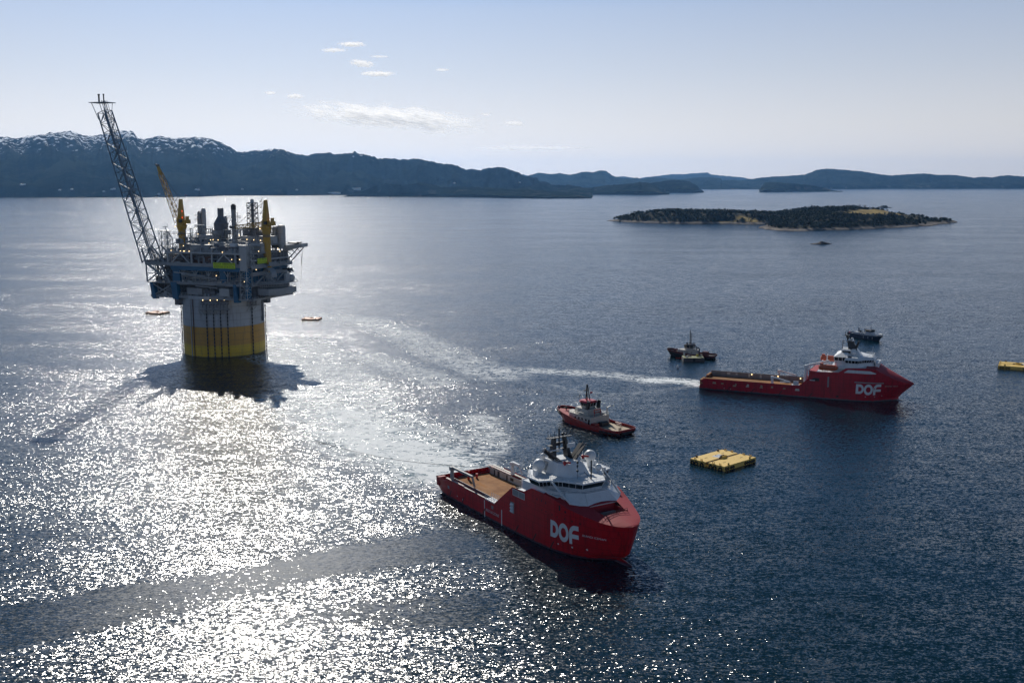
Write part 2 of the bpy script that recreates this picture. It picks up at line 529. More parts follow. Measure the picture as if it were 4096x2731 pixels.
for wl, wc, rot, sy, sx in WAVES:
    n_ = t.noise(t.mapping(pos, scale=(1 / wl, 1 / wc, 1), rot=(0, 0, R(rot))), 1.0, 1.0, 0.5, out='Color', dim='2D')
    n_ = t.vmath('MULTIPLY', t.vmath('SUBTRACT', n_, (0.5, 0.5, 0.5)), (2 * sx, 2 * sy, 0))
    acc = n_ if acc is None else t.vmath('ADD', acc, n_)
acc = t.vmath('SCALE', acc, gust)
nrm = t.vmath('NORMALIZE', t.vmath('ADD', acc, (0, 0, 1)))
gl = t.n('ShaderNodeBsdfGlossy', distribution='BECKMANN')
t.l(t.math('SUBTRACT', 0.17, t.math('MULTIPLY', a_calm, 0.03)), gl.inputs['Roughness'])
t.l(nrm, gl.inputs['Normal'])
gl2 = t.n('ShaderNodeBsdfGlossy', distribution='BECKMANN')   # the finest ripples, too small to tell apart
gl2.inputs['Roughness'].default_value = 0.38
t.l(nrm, gl2.inputs['Normal'])
glm = t.n('ShaderNodeMixShader'); glm.inputs[0].default_value = 0.13
t.l(gl.outputs[0], glm.inputs[1]); t.l(gl2.outputs[0], glm.inputs[2])
di = t.n('ShaderNodeBsdfDiffuse')
t.l(t.mix(t.ramp(a_foam, 0.25, 1.1), (0.002, 0.016, 0.026), (0.03, 0.10, 0.105)), di.inputs['Color'])
fr = t.n('ShaderNodeFresnel')
fr.inputs['IOR'].default_value = 1.333
t.l(nrm, fr.inputs['Normal'])
wat = t.n('ShaderNodeMixShader')
t.l(fr.outputs[0], wat.inputs[0]); t.l(di.outputs[0], wat.inputs[1]); t.l(glm.outputs[0], wat.inputs[2])
# foam: torn lacy patches on the churned water
fp = t.vmath('ADD', pos, t.vmath('SCALE', t.vmath('SUBTRACT', t.noise(t.mapping(pos, scale=(1 / 11, 1 / 11, 1)), 1.0, 3, 0.55, out='Color'), (.5, .5, .5)), 11.0))
f1 = t.noise(t.mapping(fp, scale=(1 / 9.0, 1 / 2.9, 1), rot=(0, 0, R(30))), 1.0, 8, 0.66)
f2 = t.noise(t.mapping(fp, scale=(1 / 12.0, 1 / 6.5, 1), rot=(0, 0, R(24)), loc=(3, 7, 0)), 1.0, 5, 0.6)
ridge = t.math('SUBTRACT', 1.0, t.math('MULTIPLY', t.math('ABSOLUTE', t.math('SUBTRACT', f2, 0.5)), 9.0))
thr = t.math('SUBTRACT', 0.79, t.math('MULTIPLY', a_foam, 0.42))
m1 = t.ramp(f1, thr, t.math('ADD', thr, 0.10))
m2 = t.math('MULTIPLY', t.math('MULTIPLY', t.ramp(ridge, 0.1, 0.8), t.ramp(f1, 0.38, 0.54)), t.ramp(a_foam, 0.10, 0.45))
fmask = t.math('MULTIPLY', t.math('MAXIMUM', m1, m2), t.ramp(a_foam, 0.02, 0.2))
fmask = t.math('MULTIPLY', fmask, 0.93)
fo = t.bsdf((0.86, 0.89, 0.89), 0.9)
mx = t.n('ShaderNodeMixShader')
t.l(fmask, mx.inputs[0]); t.l(wat.outputs[0], mx.inputs[1]); t.l(fo, mx.inputs[2])
M_SEA = t.done(mx.outputs[0])
me.materials.append(M_SEA)
sea = bpy.data.objects.new('sea', me)
COL.objects.link(sea)
tag(sea, kind='structure')

# ==================================================================== FAR SHORES
t = NT('mountain_side')
tc = t.n('ShaderNodeTexCoord').outputs['Object']
z = t.n('ShaderNodeSeparateXYZ'); t.l(tc, z.inputs[0])
n1 = t.noise(tc, 1 / 240, 8, 0.66)
n2 = t.noise(tc, 1 / 60, 6, 0.7)
c = t.mix(t.ramp(n1, 0.35, 0.65), (0.004, 0.009, 0.008), (0.026, 0.034, 0.027))
c = t.mix(t.math('MULTIPLY', t.ramp(n2, 0.5, 0.7), 0.6), c, (0.026, 0.028, 0.024))
low = t.math('MULTIPLY', t.math('SUBTRACT', 1.0, t.ramp(z.outputs[2], 18, 70)), t.ramp(t.noise(tc, 1 / 120, 5, 0.6), 0.57, 0.66))
c = t.mix(t.math('MULTIPLY', low, 0.75), c, (0.10, 0.085, 0.06))
rock = t.math('MULTIPLY', t.ramp(z.outputs[2], 250, 420), 0.8)
c = t.mix(rock, c, t.mix(t.ramp(n2, 0.4, 0.6), (0.016, 0.022, 0.022), (0.05, 0.052, 0.052)))
sn = t.math('ADD', t.math('MULTIPLY', n2, 0.75), t.math('MULTIPLY', t.math('SUBTRACT', z.outputs[2], 330), 0.00055))
sn = t.math('MULTIPLY', t.ramp(sn, 0.46, 0.50), t.ramp(z.outputs[2], 270, 360))
c = t.mix(sn, c, (0.95, 0.96, 0.98))
di = t.n('ShaderNodeBsdfDiffuse')
t.l(c, di.inputs['Color'])
M_MOUNT = t.done(di.outputs[0])

def interp(a, tab):
    return np.interp(a, [p[0] for p in tab], [p[1] for p in tab])

def terrain(name, ridge, shore, rough, mat):
    az = lambda p: math.atan2(p[0], p[1])
    rt = [(az(p), math.hypot(p[0], p[1])) for p in ridge]
    rh = [(az(p), p[2]) for p in ridge]
    sh = [(az(p), math.hypot(p[0], p[1])) for p in shore]
    a0, a1 = rt[0][0], rt[-1][0]
    N = int(max(60, (a1 - a0) / 0.0009))
    rows = [0, .02, .05, .09, .14, .2, .27, .34, .42, .5, .58, .66, .74, .81, .87, .92, .96, 1.0, 1.05, 1.12, 1.25, 1.45]
    vs, fs = [], []
    top = max(p[2] for p in ridge)
    for i in range(N + 1):
        a = a0 + (a1 - a0) * i / N
        rd, h, sdist = float(interp(a, rt)), float(interp(a, rh)), float(interp(a, sh))
        if rough <= .31:
            h *= max(0.0, min(1.0, min(i, N - i) / (N * .06))) ** .6
        for q in rows:
            d = sdist + (rd - sdist) * q
            x, y = math.sin(a) * d, math.cos(a) * d
            p = (0.18 * min(1, q * 14) + 0.82 * q ** 1.15) if q <= 1 else max(0, 1 - (q - 1) * 1.6)
            nz = noise.fractal(Vector((x / 420, y / 420, top)), 0.9, 2.1, 5)
            fine = noise.fractal(Vector((x / 70, y / 70, 3)), 0.8, 2.2, 3)
            amp = rough * 150 * (4 * q * (1 - q) if q < 1 else 0)
            zz = h * p + nz * amp + fine * (20 * rough * min(1, q * 4)) * (1 if q < 1 else .7)
            if q == 0:
                zz = -3
                d += nz * 60 * rough
                x, y = math.sin(a) * d, math.cos(a) * d
            elif q <= .05:
                zz = max(zz, 2)
            # treetops roughen the skyline
            if .9 < q < 1.2:
                zz += noise.noise(Vector((x / 25, y / 25, 9))) * 5
            vs.append((x, y, zz))
    m = len(rows)
    for i in range(N):
        for j in range(m - 1):
            k = i * m + j
            fs.append((k, k + m, k + m + 1, k + 1))
    b = MB(); b.v = vs; b.f = fs
    return tag(b.build(name, mat, smooth=True), kind='structure')

for nm, rd, sh, rg in LAYERS:
    terrain(nm, rd, sh, rg, M_MOUNT)

# ==================================================================== HAZE
t = NT('haze')
pv = t.n('ShaderNodeVolumePrincipled')
pv.inputs['Color'].default_value = (0.23, 0.52, 1.0, 1)
pv.inputs['Density'].default_value = 1.6e-5
pv.inputs['Anisotropy'].default_value = 0.55
t.l(pv.outputs[0], t.out.inputs['Volume'])
hz = MB().span((-18000, -300, -9), (18000, 27500, 640)).build('haze', t.m)
tag(hz, kind='stuff')
hz.display_type = 'WIRE'

# ==================================================================== VESSELS
M_RED = paint('red_hull_paint', (0.36, 0.008, 0.014), 0.38, 0.35, (0.16, 0.006, 0.010), 0.12, streakcol=(0.10, 0.02, 0.02), streakamt=0.25)
M_REDDECK = paint('red_deck_paint', (0.36, 0.010, 0.018), 0.62, 0.3, (0.25, 0.015, 0.02), 0.2, streak=False)
M_WHITE = paint('white_ship_paint', (0.74, 0.76, 0.77), 0.38, 0.22, (0.50, 0.48, 0.44), 0.3, streakcol=(0.42, 0.36, 0.29), streakamt=0.22)
M_CREAM = paint('cream_paint', (0.58, 0.55, 0.48), 0.5, 0.4, (0.34, 0.28, 0.2), 0.3)
M_GREY = paint('grey_paint', (0.30, 0.31, 0.32), 0.5, 0.35, (0.16, 0.14, 0.12), 0.3)
M_RAILGREY = paint('cargo_rail_paint', (0.22, 0.21, 0.20), 0.55, 0.45, (0.13, 0.10, 0.08), 0.3)
M_BLACK = paint('black_paint', (0.018, 0.018, 0.02), 0.45, 0.3, (0.05, 0.04, 0.03), 0.4)
M_RUBBER = paint('black_rubber', (0.012, 0.012, 0.013), 0.8, 0.3, (0.03, 0.03, 0.03), 0.8, streak=False)
M_ORANGE = paint('orange_lifeboat_shell', (0.60, 0.13, 0.055), 0.45, 0.25, (0.40, 0.10, 0.05), 0.4)
t = NT('tan_deck_planks')
tc = t.n('ShaderNodeTexCoord').outputs['Object']
w1 = t.noise(tc, .14, 6, .68)
w2 = t.noise(t.mapping(tc, scale=(.09, .45, 1), loc=(4, 2, 0)), 1.0, 5, .65)
c = t.mix(t.ramp(w1, .36, .64), (0.42, 0.215, 0.095), (0.27, 0.125, 0.05))
c = t.mix(t.math('MULTIPLY', t.ramp(w2, .54, .68), .75), c, (0.40, 0.155, 0.025))
c = t.mix(t.math('MULTIPLY', t.ramp(t.noise(tc, .5, 6, .7), .56, .7), .6), c, (0.10, 0.06, 0.035))
pk = t.n('ShaderNodeTexWave'); pk.bands_direction = 'Y'; pk.inputs['Scale'].default_value = .55
t.l(tc, pk.inputs['Vector'])
c = t.mix(t.math('MULTIPLY', t.math('GREATER_THAN', pk.outputs['Fac'], .93), .45), c, (0.10, 0.055, 0.03))
M_WOOD = t.done(t.bsdf(c, .92, spec=.2))
M_PALEWOOD = paint('pale_deck_planks', (0.46, 0.37, 0.25), 0.75, 0.6, (0.30, 0.22, 0.14), 0.3, streak=False)
M_MONITOR = paint('fire_monitor_red', (0.50, 0.02, 0.02), 0.4, 0.2)
M_BARE = paint('dull_steel', (0.16, 0.145, 0.13), 0.55, 0.5, (0.09, 0.05, 0.03), 0.6)
t = NT('dark_window_glass')
M_GLASS = t.done(t.bsdf((0.010, 0.014, 0.018), 0.07, spec=0.6))
t = NT('hazard_stripes')
tc = t.n('ShaderNodeTexCoord').outputs['Object']
wv = t.n('ShaderNodeTexWave'); wv.bands_direction = 'X'
wv.inputs['Scale'].default_value = 0.42
t.l(tc, wv.inputs['Vector'])
M_STRIPE = t.done(t.bsdf(t.mix(t.math('GREATER_THAN', wv.outputs['Fac'], 0.5), (0.62, 0.58, 0.52), (0.20, 0.03, 0.025)), 0.6))
M_LAMP = emit('lit_lamp_glass', (1.0, 0.72, 0.36), 4.5)
M_LAMPW = emit('lit_white_lamp_glass', (1.0, 0.86, 0.62), 9.0)

def half(pts):
    """plan outline given by its starboard half, aft to fore, mirrored: counter-clockwise"""
    return [(s, -b) for s, b in pts] + [(s, b) for s, b in reversed(pts) if b > 0.001]

def at(poly, z):
    return [(x, y, z) for x, y in poly]

class Hull:
    def __init__(s, st, stem, bow0, flare=0.75, stern=None, z0=-3.5, aft0=None):
        s.st, s.stem, s.bow0, s.fl, s.stern, s.z0 = st, stem, bow0, flare, stern, z0
        s.S1 = st[-1][0]
        s.S0 = st[0][0]
        s.aft0 = aft0 if aft0 is not None else s.S0 + 8
        s.w = [0.0, .08, .16, .26, .38, .5, .62, .74, .87, 1.0]
    def col(s, x, k):
        return float(np.interp(x, [a[0] for a in s.st], [a[k] for a in s.st]))
    def pt(s, x, z):
        """starboard shell point of nominal station x at height z: returns (s, b)"""
        zt = s.col(x, 3)
        u = max(0.0, min(1.0, z / zt))
        b = s.col(x, 1) + (s.col(x, 2) - s.col(x, 1)) * u ** s.fl
        xx = x
        if x > s.bow0:
            q = (x - s.bow0) / (s.S1 - s.bow0)
            q = q * q * (3 - 2 * q) if q < .6 else q ** .85
            q = min(1.0, q)
            xx = x + (float(np.interp(z, [a[0] for a in s.stem], [a[1] for a in s.stem])) - s.S1) * q
        elif s.stern and x < s.aft0:
            q = (s.aft0 - x) / (s.aft0 - s.S0)
            xx = x + (float(np.interp(z, [a[0] for a in s.stern], [a[1] for a in s.stern])) - s.S0) * q * q
        if z < 0:
            b *= max(0.2, 1 + z * 0.12)
        return xx, b
    def surf(s, x, z):
        """half breadth of the shell at real position x, height z"""
        lo, hi = s.S0, s.S1
        for _ in range(40):
            m = (lo + hi) / 2
            if s.pt(m, z)[0] < x: lo = m
            else: hi = m
        return s.pt((lo + hi) / 2, z)[1]
    def mesh(s, sub=3):
        xs_ = []
        for a, b in zip(s.st[:-1], s.st[1:]):
            n = max(1, int((b[0] - a[0]) / sub))
            xs_ += [a[0] + (b[0] - a[0]) * i / n for i in range(n)]
        xs_.append(s.S1)
        rows = []
        for x in xs_:
            zt = s.col(x, 3)
            zz = [s.z0, s.z0 * .4] + [w_ * zt for w_ in s.w]
            rows.append([(*s.pt(x, z), z) for z in zz])
        m = MB()
        k = len(rows[0])
        for sgn in (-1, 1):
            vs = [(x, sgn * b, z) for r in rows for x, b, z in r]
            fs = []
            for i in range(len(rows) - 1):
                for j in range(k - 1):
                    q = (i * k + j, (i + 1) * k + j, (i + 1) * k + j + 1, i * k + j + 1)
                    fs.append(q if sgn < 0 else q[::-1])
            m.add(vs, fs)
        r = rows[-1]        # close the stem
        m.add([(x, -b, z) for x, b, z in r] + [(x, b, z) for x, b, z in r], [(j, k + j, k + j + 1, j + 1) for j in range(k - 1)])
        # transom
        r = rows[0]
        vs = [(x, -b, z) for x, b, z in r] + [(x, b, z) for x, b, z in r]
        m.add(vs, [(j, j + 1, k + j + 1, k + j) for j in range(k - 1)])
        return m

def shell_mark(h, side, shape, s0, z0, su, sz, slant=0.0, off=0.05):
    """flat shape (x right, y up) laid on the shell plating; side -1 = starboard"""
    m = MB()
    for vs, fs in shape:
        out = []
        for u, v in vs:
            x = s0 + u * su + v * slant if side < 0 else s0 - u * su + v * slant
            z = z0 + v * sz
            out.append((x, side * (h.surf(x, z) + off), z))
        m.add(out, fs)
    return m

def arc(cx, cy, r0, r1, a0, a1, n=14):
    vs = []
    for i in range(n + 1):
        a = R(a0 + (a1 - a0) * i / n)
        vs += [(cx + r0 * math.cos(a), cy + r0 * math.sin(a)), (cx + r1 * math.cos(a), cy + r1 * math.sin(a))]
    return vs, [(2 * i, 2 * i + 1, 2 * i + 3, 2 * i + 2) for i in range(n)]

def rect(x0, y0, x1, y1, n=4):
    vs, fs = [], []
    for i in range(n + 1):
        x = x0 + (x1 - x0) * i / n
        vs += [(x, y0), (x, y1)]
    return vs, [(2 * i, 2 * i + 2, 2 * i + 3, 2 * i + 1) for i in range(n)]

def ribbon(tab, n):
    vs = []
    for i in range(n + 1):
        x = tab[0][0] + (tab[-1][0] - tab[0][0]) * i / n
        vs += [(x, float(np.interp(x, [a[0] for a in tab], [a[1] for a in tab]))), (x, float(np.interp(x, [a[0] for a in tab], [a[2] for a in tab])))]
    return vs, [(2 * i, 2 * i + 2, 2 * i + 3, 2 * i + 1) for i in range(n)]

LOGO = [rect(0, 0, .3, 1), rect(.3, 0, .5, .27), rect(.3, .73, .5, 1), arc(.5, .5, .23, .5, -90, 90),
        arc(1.56, .47, .29, .56, 0, 360, 28),
        rect(2.17, -.07, 2.45, .5), arc(2.74, .5, .29, .57, 180, 90), rect(2.74, .79, 3.1, 1.07), rect(2.45, .28, 3.08, .54)]

def words(body, size):
    vs, fs = text_mesh(body, size)
    return [([(v.x, v.y) for v in a], b) for a, b in text_words(vs, fs)]

def knuckle_crane(name, label, grp, loc, rz, h, reach, droop, mat=None):
    """small deck crane: post, slewing head, main boom and folded jib"""
    t_ = thing(name, label, 'crane', loc, rz, grp)
    return t_

def deck_crane(par, base, h, tip, elbow=None, w=0.55, mat=None):
    m = mat or M_WHITE
    b = Vector(base)
    top = b + Vector((0, 0, h))
    o = MB().tube(b, top, 0.75, 10, 0.6).box(top + Vector((0, 0, .3)), (1.5, 1.5, 1.3)).build('deck_crane', m, par)
    j = MB()
    s_ = top + Vector((0, 0, .7))
    if elbow:
        j.bar(s_, elbow, w).bar(elbow, tip, w * .75).tube(top, Vector(s_).lerp(Vector(elbow), .45), .14, 5)
    else:
        j.bar(s_, tip, w)
    j.build('boom', m, o)
    return o

def radome(par, c, r, foot):
    o = MB().ball(c, r, 20).build('radome', M_WHITE, par, smooth=True)
    MB().tube((c[0], c[1], foot), (c[0], c[1], c[2] - r * .8), r * .42, 10, r * .6).build('pedestal', M_WHITE, o)
    return o

def bulb(x0, x1, r, zc, n=14):
    """bulbous bow as a stretched egg"""
    m = MB()
    prof = []
    rows = 10
    vs, fs = [], []
    for i in range(rows + 1):
        q = i / rows
        x = x0 + (x1 - x0) * q
        rr = r * math.sqrt(max(0, 1 - (max(0, q - .35) / .65) ** 2)) + 1e-3
        for j in range(n):
            a = 2 * math.pi * j / n
            vs.append((x, rr * .85 * math.cos(a), zc + rr * math.sin(a)))
    for i in range(rows):
        for j in range(n):
            k = (j + 1) % n
            fs.append((i * n + j, (i + 1) * n + j, (i + 1) * n + k, i * n + k))
    return m.add(vs, fs)

def crowned_deck(h, xs_, zc, off=0.0, hole=None):
    """whaleback foredeck between the two rims, crowned along the middle"""
    m = MB()
    fr = [-1, -.86, -.7, -.5, -.25, 0, .25, .5, .7, .86, 1]
    vs = []
    for x in xs_:
        zt = h.col(x, 3)
        xx, b = h.pt(x, zt)
        for f in fr:
            vs.append((xx, f * b, zt + (zc(xx) - zt) * (1 - abs(f) ** 1.7) + off))
    k = len(fr)
    fs = []
    for i in range(len(xs_) - 1):
        for j in range(k - 1):
            if hole and hole[0] <= i < hole[1] and hole[2] <= j < hole[3]:
                continue
            fs.append((i * k + j, (i + 1) * k + j, (i + 1) * k + j + 1, i * k + j + 1))
    return m.add(vs, fs)

# hull paint with a dark boot top and growth along the waterline
def hull_paint(name, col, boot, zb, dark):
    t = NT(name)
    tc = t.n('ShaderNodeTexCoord').outputs['Object']
    sp = t.n('ShaderNodeSeparateXYZ'); t.l(tc, sp.inputs[0])
    n1 = t.noise(tc, 0.09, 5, 0.6)
    c = t.mix(t.math('MULTIPLY', t.ramp(n1, .35, .7), .35), col, dark)
    st = t.noise(t.mapping(tc, scale=(1.1, 1.1, .07)), 1.0, 4, .6)
    c = t.mix(t.math('MULTIPLY', t.ramp(st, .48, .7), .45), c, tuple(v * .45 for v in dark))
    edge = t.math('ADD', sp.outputs[2], t.math('MULTIPLY', t.math('SUBTRACT', t.noise(t.mapping(tc, scale=(.5, .5, 1.5)), 1.0, 5, .7), .5), 1.4))
    c = t.mix(t.math('SUBTRACT', 1.0, t.ramp(edge, zb - .1, zb + .25)), c, boot)
    # plate seams
    br = t.n('ShaderNodeTexBrick')
    t.l(t.mapping(tc, scale=(.08, 1, .12), rot=(R(90), 0, 0)), br.inputs['Vector'])
    br.inputs['Scale'].default_value = 1.0
    br.inputs['Mortar Size'].default_value = .012
    c = t.mix(t.math('MULTIPLY', br.outputs['Fac'], .3), c, tuple(v * .4 for v in dark))
    sc_ = t.noise(t.mapping(tc, scale=(.25, .25, 2.2)), 1.0, 6, .7)
    c = t.mix(t.math('MULTIPLY', t.math('MULTIPLY', t.ramp(sc_, .56, .66), t.ramp(sp.outputs[2], 6.5, 1.0)), .4), c, (.12, .05, .05))
    b = t.n('ShaderNodeBump'); b.inputs['Strength'].default_value = .3; b.inputs['Distance'].default_value = .09
    t.l(t.noise(tc, .45, 3, .5), b.inputs['Height'])
    return t.done(t.bsdf(c, t.math('ADD', .3, t.math('MULTIPLY', n1, .2)), 0, b.outputs[0]))
M_HULLRED = hull_paint('red_hull_plating', (0.56, 0.010, 0.018), (0.055, 0.022, 0.035), .55, (0.17, 0.005, 0.009))
M_HULLRED2 = hull_paint('wine_red_hull_plating', (0.48, 0.010, 0.026), (0.10, 0.105, 0.115), .45, (0.17, 0.005, 0.016))

# ------------------------------------------------------------ the large supply ship in front
ICE = thing('supply_ship', 'big red supply ship marked RESCUE ZONE, with big white radomes and tan open deck', 'ship',
            (9.49, 321.47, 0), R(-57.5), 'red supply ships')
st = [(-49, 10.6, 12, 5.8), (-42.1, 11.3, 12, 5.9), (-41.8, 11.4, 12, 6.7), (-9.2, 12, 12, 6.2), (1.3, 12, 12, 14.2), (7.9, 12, 12, 14.5), (12, 11.9, 12, 16.5),
      (18.6, 11.6, 12, 16.6), (24, 10.9, 12, 16.1), (29.5, 9.3, 10.9, 14.5), (35, 7.0, 9.0, 13.4), (40, 4.5, 6.9, 12.6), (42.2, 2.8, 5.5, 12.3), (43.8, 1.6, 4.0, 12.05), (45, .8, 2.4, 11.9), (45.6, .35, 1.2, 11.8), (45.8, .08, .35, 11.75)]
stem = [(-4, 40), (0, 40), (.8, 39.9), (1.3, 41), (2.2, 43.2), (3.4, 43.9), (8, 45.0), (12, 45.9)]
H = Hull(st, stem, 29.5, 0.85, [(0, -46.5), (2, -48), (3.6, -49), (5.8, -48.4)])
ih = H.mesh().build('hull', M_HULLRED, ICE)
bulb(34, 46.6, 1.55, -.55).build('bulbous_bow', M_HULLRED, ih, smooth=True)
crowned_deck(H, [18.6, 21, 24, 27, 29.5, 32, 34, 36, 38, 40, 41.2, 42.2, 43, 43.8, 44.4, 45, 45.6, 45.8], lambda x: 12.0 + (45.8 - x) * .23 if x < 45.2 else 11.95, hole=(5, 8, 3, 7)).build('foredeck', M_REDDECK, ICE)
MB().span((31.5, -4.6, 11.4), (37.6, 4.6, 11.6)).span((31.4, -4.6, 11.5), (31.6, 4.6, 15)).span((37.5, -4.4, 11.5), (37.7, 4.4, 13.6)).span((31.5, 4.4, 11.5), (37.6, 4.6, 13.9)).span((31.5, -4.6, 11.5), (37.6, -4.4, 13.9)).build('mooring_well', M_REDDECK, ICE)
MB().tube((34, -2.5, 12.4), (34, 2.5, 12.4), .8, 10).box((35.6, 0, 12), (1, 3, .9)).rail([(37.8, -4.4, 13.6), (37.8, 4.4, 13.6)], .9, 1.3, .06).build('mooring_winch', M_BARE, ICE)
shell_mark(H, -1, LOGO, 21.6, 4.3, 3.45, 5.2, .3).build('logo', M_WHITE, ih)
shell_mark(H, -1, words('SKANDI ICEMAN', .92), 37.0, 7.4, 1, 1, .25).build_each('ship_name', M_WHITE, ih)
shell_mark(H, -1, words('RESCUE ZONE', 1.25), -10.6, 2.6, 1, 1).build_each('rescue_lettering', M_WHITE, ih)
shell_mark(H, 1, LOGO, 36.6, 4.35, 4.55, 4.75, .1).build('logo', M_WHITE, ih)
for x in (-15.7, -5.1):
    shell_mark(H, -1, [rect(0, 0, 1, 1, 1)], x, 0, .5, 5.6 if x < -10 else 5.2, off=.06).build('zone_stripe', M_WHITE, ih)
# louvred opening, life raft recess and small dark ports in the side
f = shell_mark(H, -1, [rect(0, 0, 1, .08), rect(0, .92, 1, 1), rect(0, .08, .03, .92, 1), rect(.97, .08, 1, .92, 1), rect(.5, .08, .53, .92, 1)], 1.6, 11.8, 6.9, 2.1, off=.09).build('side_window', M_WHITE, ih)
shell_mark(H, -1, [rect(.03, .08, .97, .92)], 1.6, 11.8, 6.9, 2.1, off=.05).build('louvre', M_GREY, f)
f = shell_mark(H, -1, [rect(0, 0, 1, 1)], .3, 5.8, 2.2, 3.6, off=.04).build('raft_recess', M_GREY, ih)
m = MB()
for z in (6.5, 7.5, 8.5):
    m.tube((.7, -12.1, z), (2.1, -12.1, z), .48, 8)
m.build('raft_canister', M_WHITE, f)
m = []
for x, z, a, b in ((14.8, 13.6, .55, .6), (17.2, 13.7, .55, .6), (19.4, 13.6, .5, .6), (25.8, 13.2, .6, 1.7), (28, 13.0, .6, .7), (17.4, 11, .4, .4), (19.5, 11.1, .4, .4), (22.5, 10.9, .45, .5), (24.8, 10.9, .4, .4), (27.7, 10.9, .4, .45), (30.4, 10.8, .45, .5), (33, 10.6, .45, .5), (20, 9, .35, .35), (32, 8.6, .35, .35)):
    m.append(rect(x, z, x + a, z + b, 1))
shell_mark(H, -1, m, 0, 0, 1, 1, off=.03).build_each('porthole', M_BLACK, ih)
m = []
for x, z in ((-30.5, 1.5), (-34.2, 1.8), (24.5, 2.4), (29.6, 2.6), (34.2, 2.9)):
    c_ = [rect(x, z + .2, x + .6, z + .4, 1), rect(x + .2, z, x + .4, z + .2, 1), rect(x + .2, z + .4, x + .4, z + .6, 1)]
    m.append((sum((q[0] for q in c_), []), [tuple(i + 4 * n for i in f) for n, q in enumerate(c_) for f in q[1]]))
shell_mark(H, -1, m, 0, 0, 1, 1, off=.04).build_each('draught_mark', M_WHITE, ih)
m = []
for x in (-40, -31, -17, 3, 12.5, 21):
    m.append(([(x, .3), (x + .5, .3), (x + 2.3, 3.0), (x + 1.8, 3.0)], [(0, 1, 2, 3)]))
shell_mark(H, -1, m, 0, 0, 1, 1, off=.10).build_each('fender_bar', M_BLACK, ih)
for x, z in ((-40.5, 3.2), (-11.2, 3.9)):
    shell_mark(H, -1, [rect(0, 0, 1, 1, 1)], x, z, 1.3, 1.1, off=.05).build('fairlead', M_GREY, ih)
# working deck, cargo rails, stern roller
MB().span((-47.8, -9.2, 3.4), (9, 9.2, 3.9)).build('working_deck', M_WOOD, ICE)
MB().span((-48.3, -11.9, 2.6), (-46.9, -9, 5.6)).span((-48.3, 9, 2.6), (-46.9, 11.9, 5.6)).span((-48.4, 3.4, 2.6), (-47.6, 11.6, 4.3)).span((-48.4, -11.6, 2.6), (-47.6, -3.4, 4.3)).build_each('stern_bulwark', M_REDDECK, ICE)
MB().tube((-48.3, -3.4, 3.3), (-48.3, 3.4, 3.3), .8, 12).build('stern_roller', M_BARE, ICE)
MB().tube((-43.6, -1.6, 3.8), (-43.6, -1.6, 7.2), .45, 8).tube((-43.6, 1.7, 3.8), (-43.6, 1.7, 5.6), .4, 8).build_each('towing_pin', M_MONITOR, ICE)
for sg in (-1, 1):
    x0 = -48.2 if sg > 0 else -41.7
    r_ = MB().slab([(x0, 3.9), (x0, 6.2 if sg > 0 else 6.5), (-9, 6.1), (-9, 3.9)], *sorted((sg * 9.1, sg * 9.3))).slab([(x0, 6.1), (x0, 6.35), (-9, 6.0), (-9, 5.75)], *sorted((sg * 11.0, sg * 11.95))).build('cargo_rail', M_CREAM if sg > 0 else M_RAILGREY, ICE)
    MB().slab([(x0, 6.55), (x0, 6.7), (-30 if sg < 0 else -33, 6.6), (-30 if sg < 0 else -33, 6.45)], *sorted((sg * 9.0, sg * 9.9) if sg > 0 else (sg * 11.1, sg * 11.97))).build('rail_cap', M_STRIPE, r_)
    if sg > 0:
        MB().span((-44, 9.02, 4.0), (-43.2, 9.09, 5.9)).span((-41.5, 9.02, 4.0), (-40.2, 9.09, 5.9)).span((-35.6, 9.02, 4.0), (-34.8, 9.09, 5.9)).span((-33, 9.02, 4.6), (-31, 9.09, 5.6)).build_each('rail_door', M_BLACK, r_)
deck_crane(ICE, (-39.8, -10.4, 6.3), 3.6, (-27.2, -8.8, 6.5), (-27.0, -9.8, 10.2), .7, M_GREY)
deck_crane(ICE, (-33.6, 10.4, 6.3), 3.6, (-27.4, 10.6, 7.9), (-29.0, 10.3, 10.6), .8, M_WHITE)
MB().box((-13, -5.8, 4.6), (1.6, 2.2, 1.5)).ball((-13, -5.8, 5.5), .8, 8).bar((-15.8, -4.6, 4.9), (-13.4, -5.6, 4.6), .45).build('deck_winch', M_BLACK, ICE)
MB().tube((-8.2, -7.2, 4.8), (-8.2, -8.4, 4.8), .9, 10).box((-8.2, -7.8, 4.2), (2.2, 1.8, .6)).build('hose_reel', M_MONITOR, ICE)
MB().rail([(-15.2, -11.9, 6.2), (-9.2, -11.9, 6.2)], 1.2, 1.0, .08).span((-15.3, -12, 5.9), (-9.2, -9.3, 6.15)).rail([(-15.4, -9.4, 6.1), (-9.6, -9.4, 6.1)], 1.6, 1.0, .07).build('side_platform', M_WHITE, ICE)
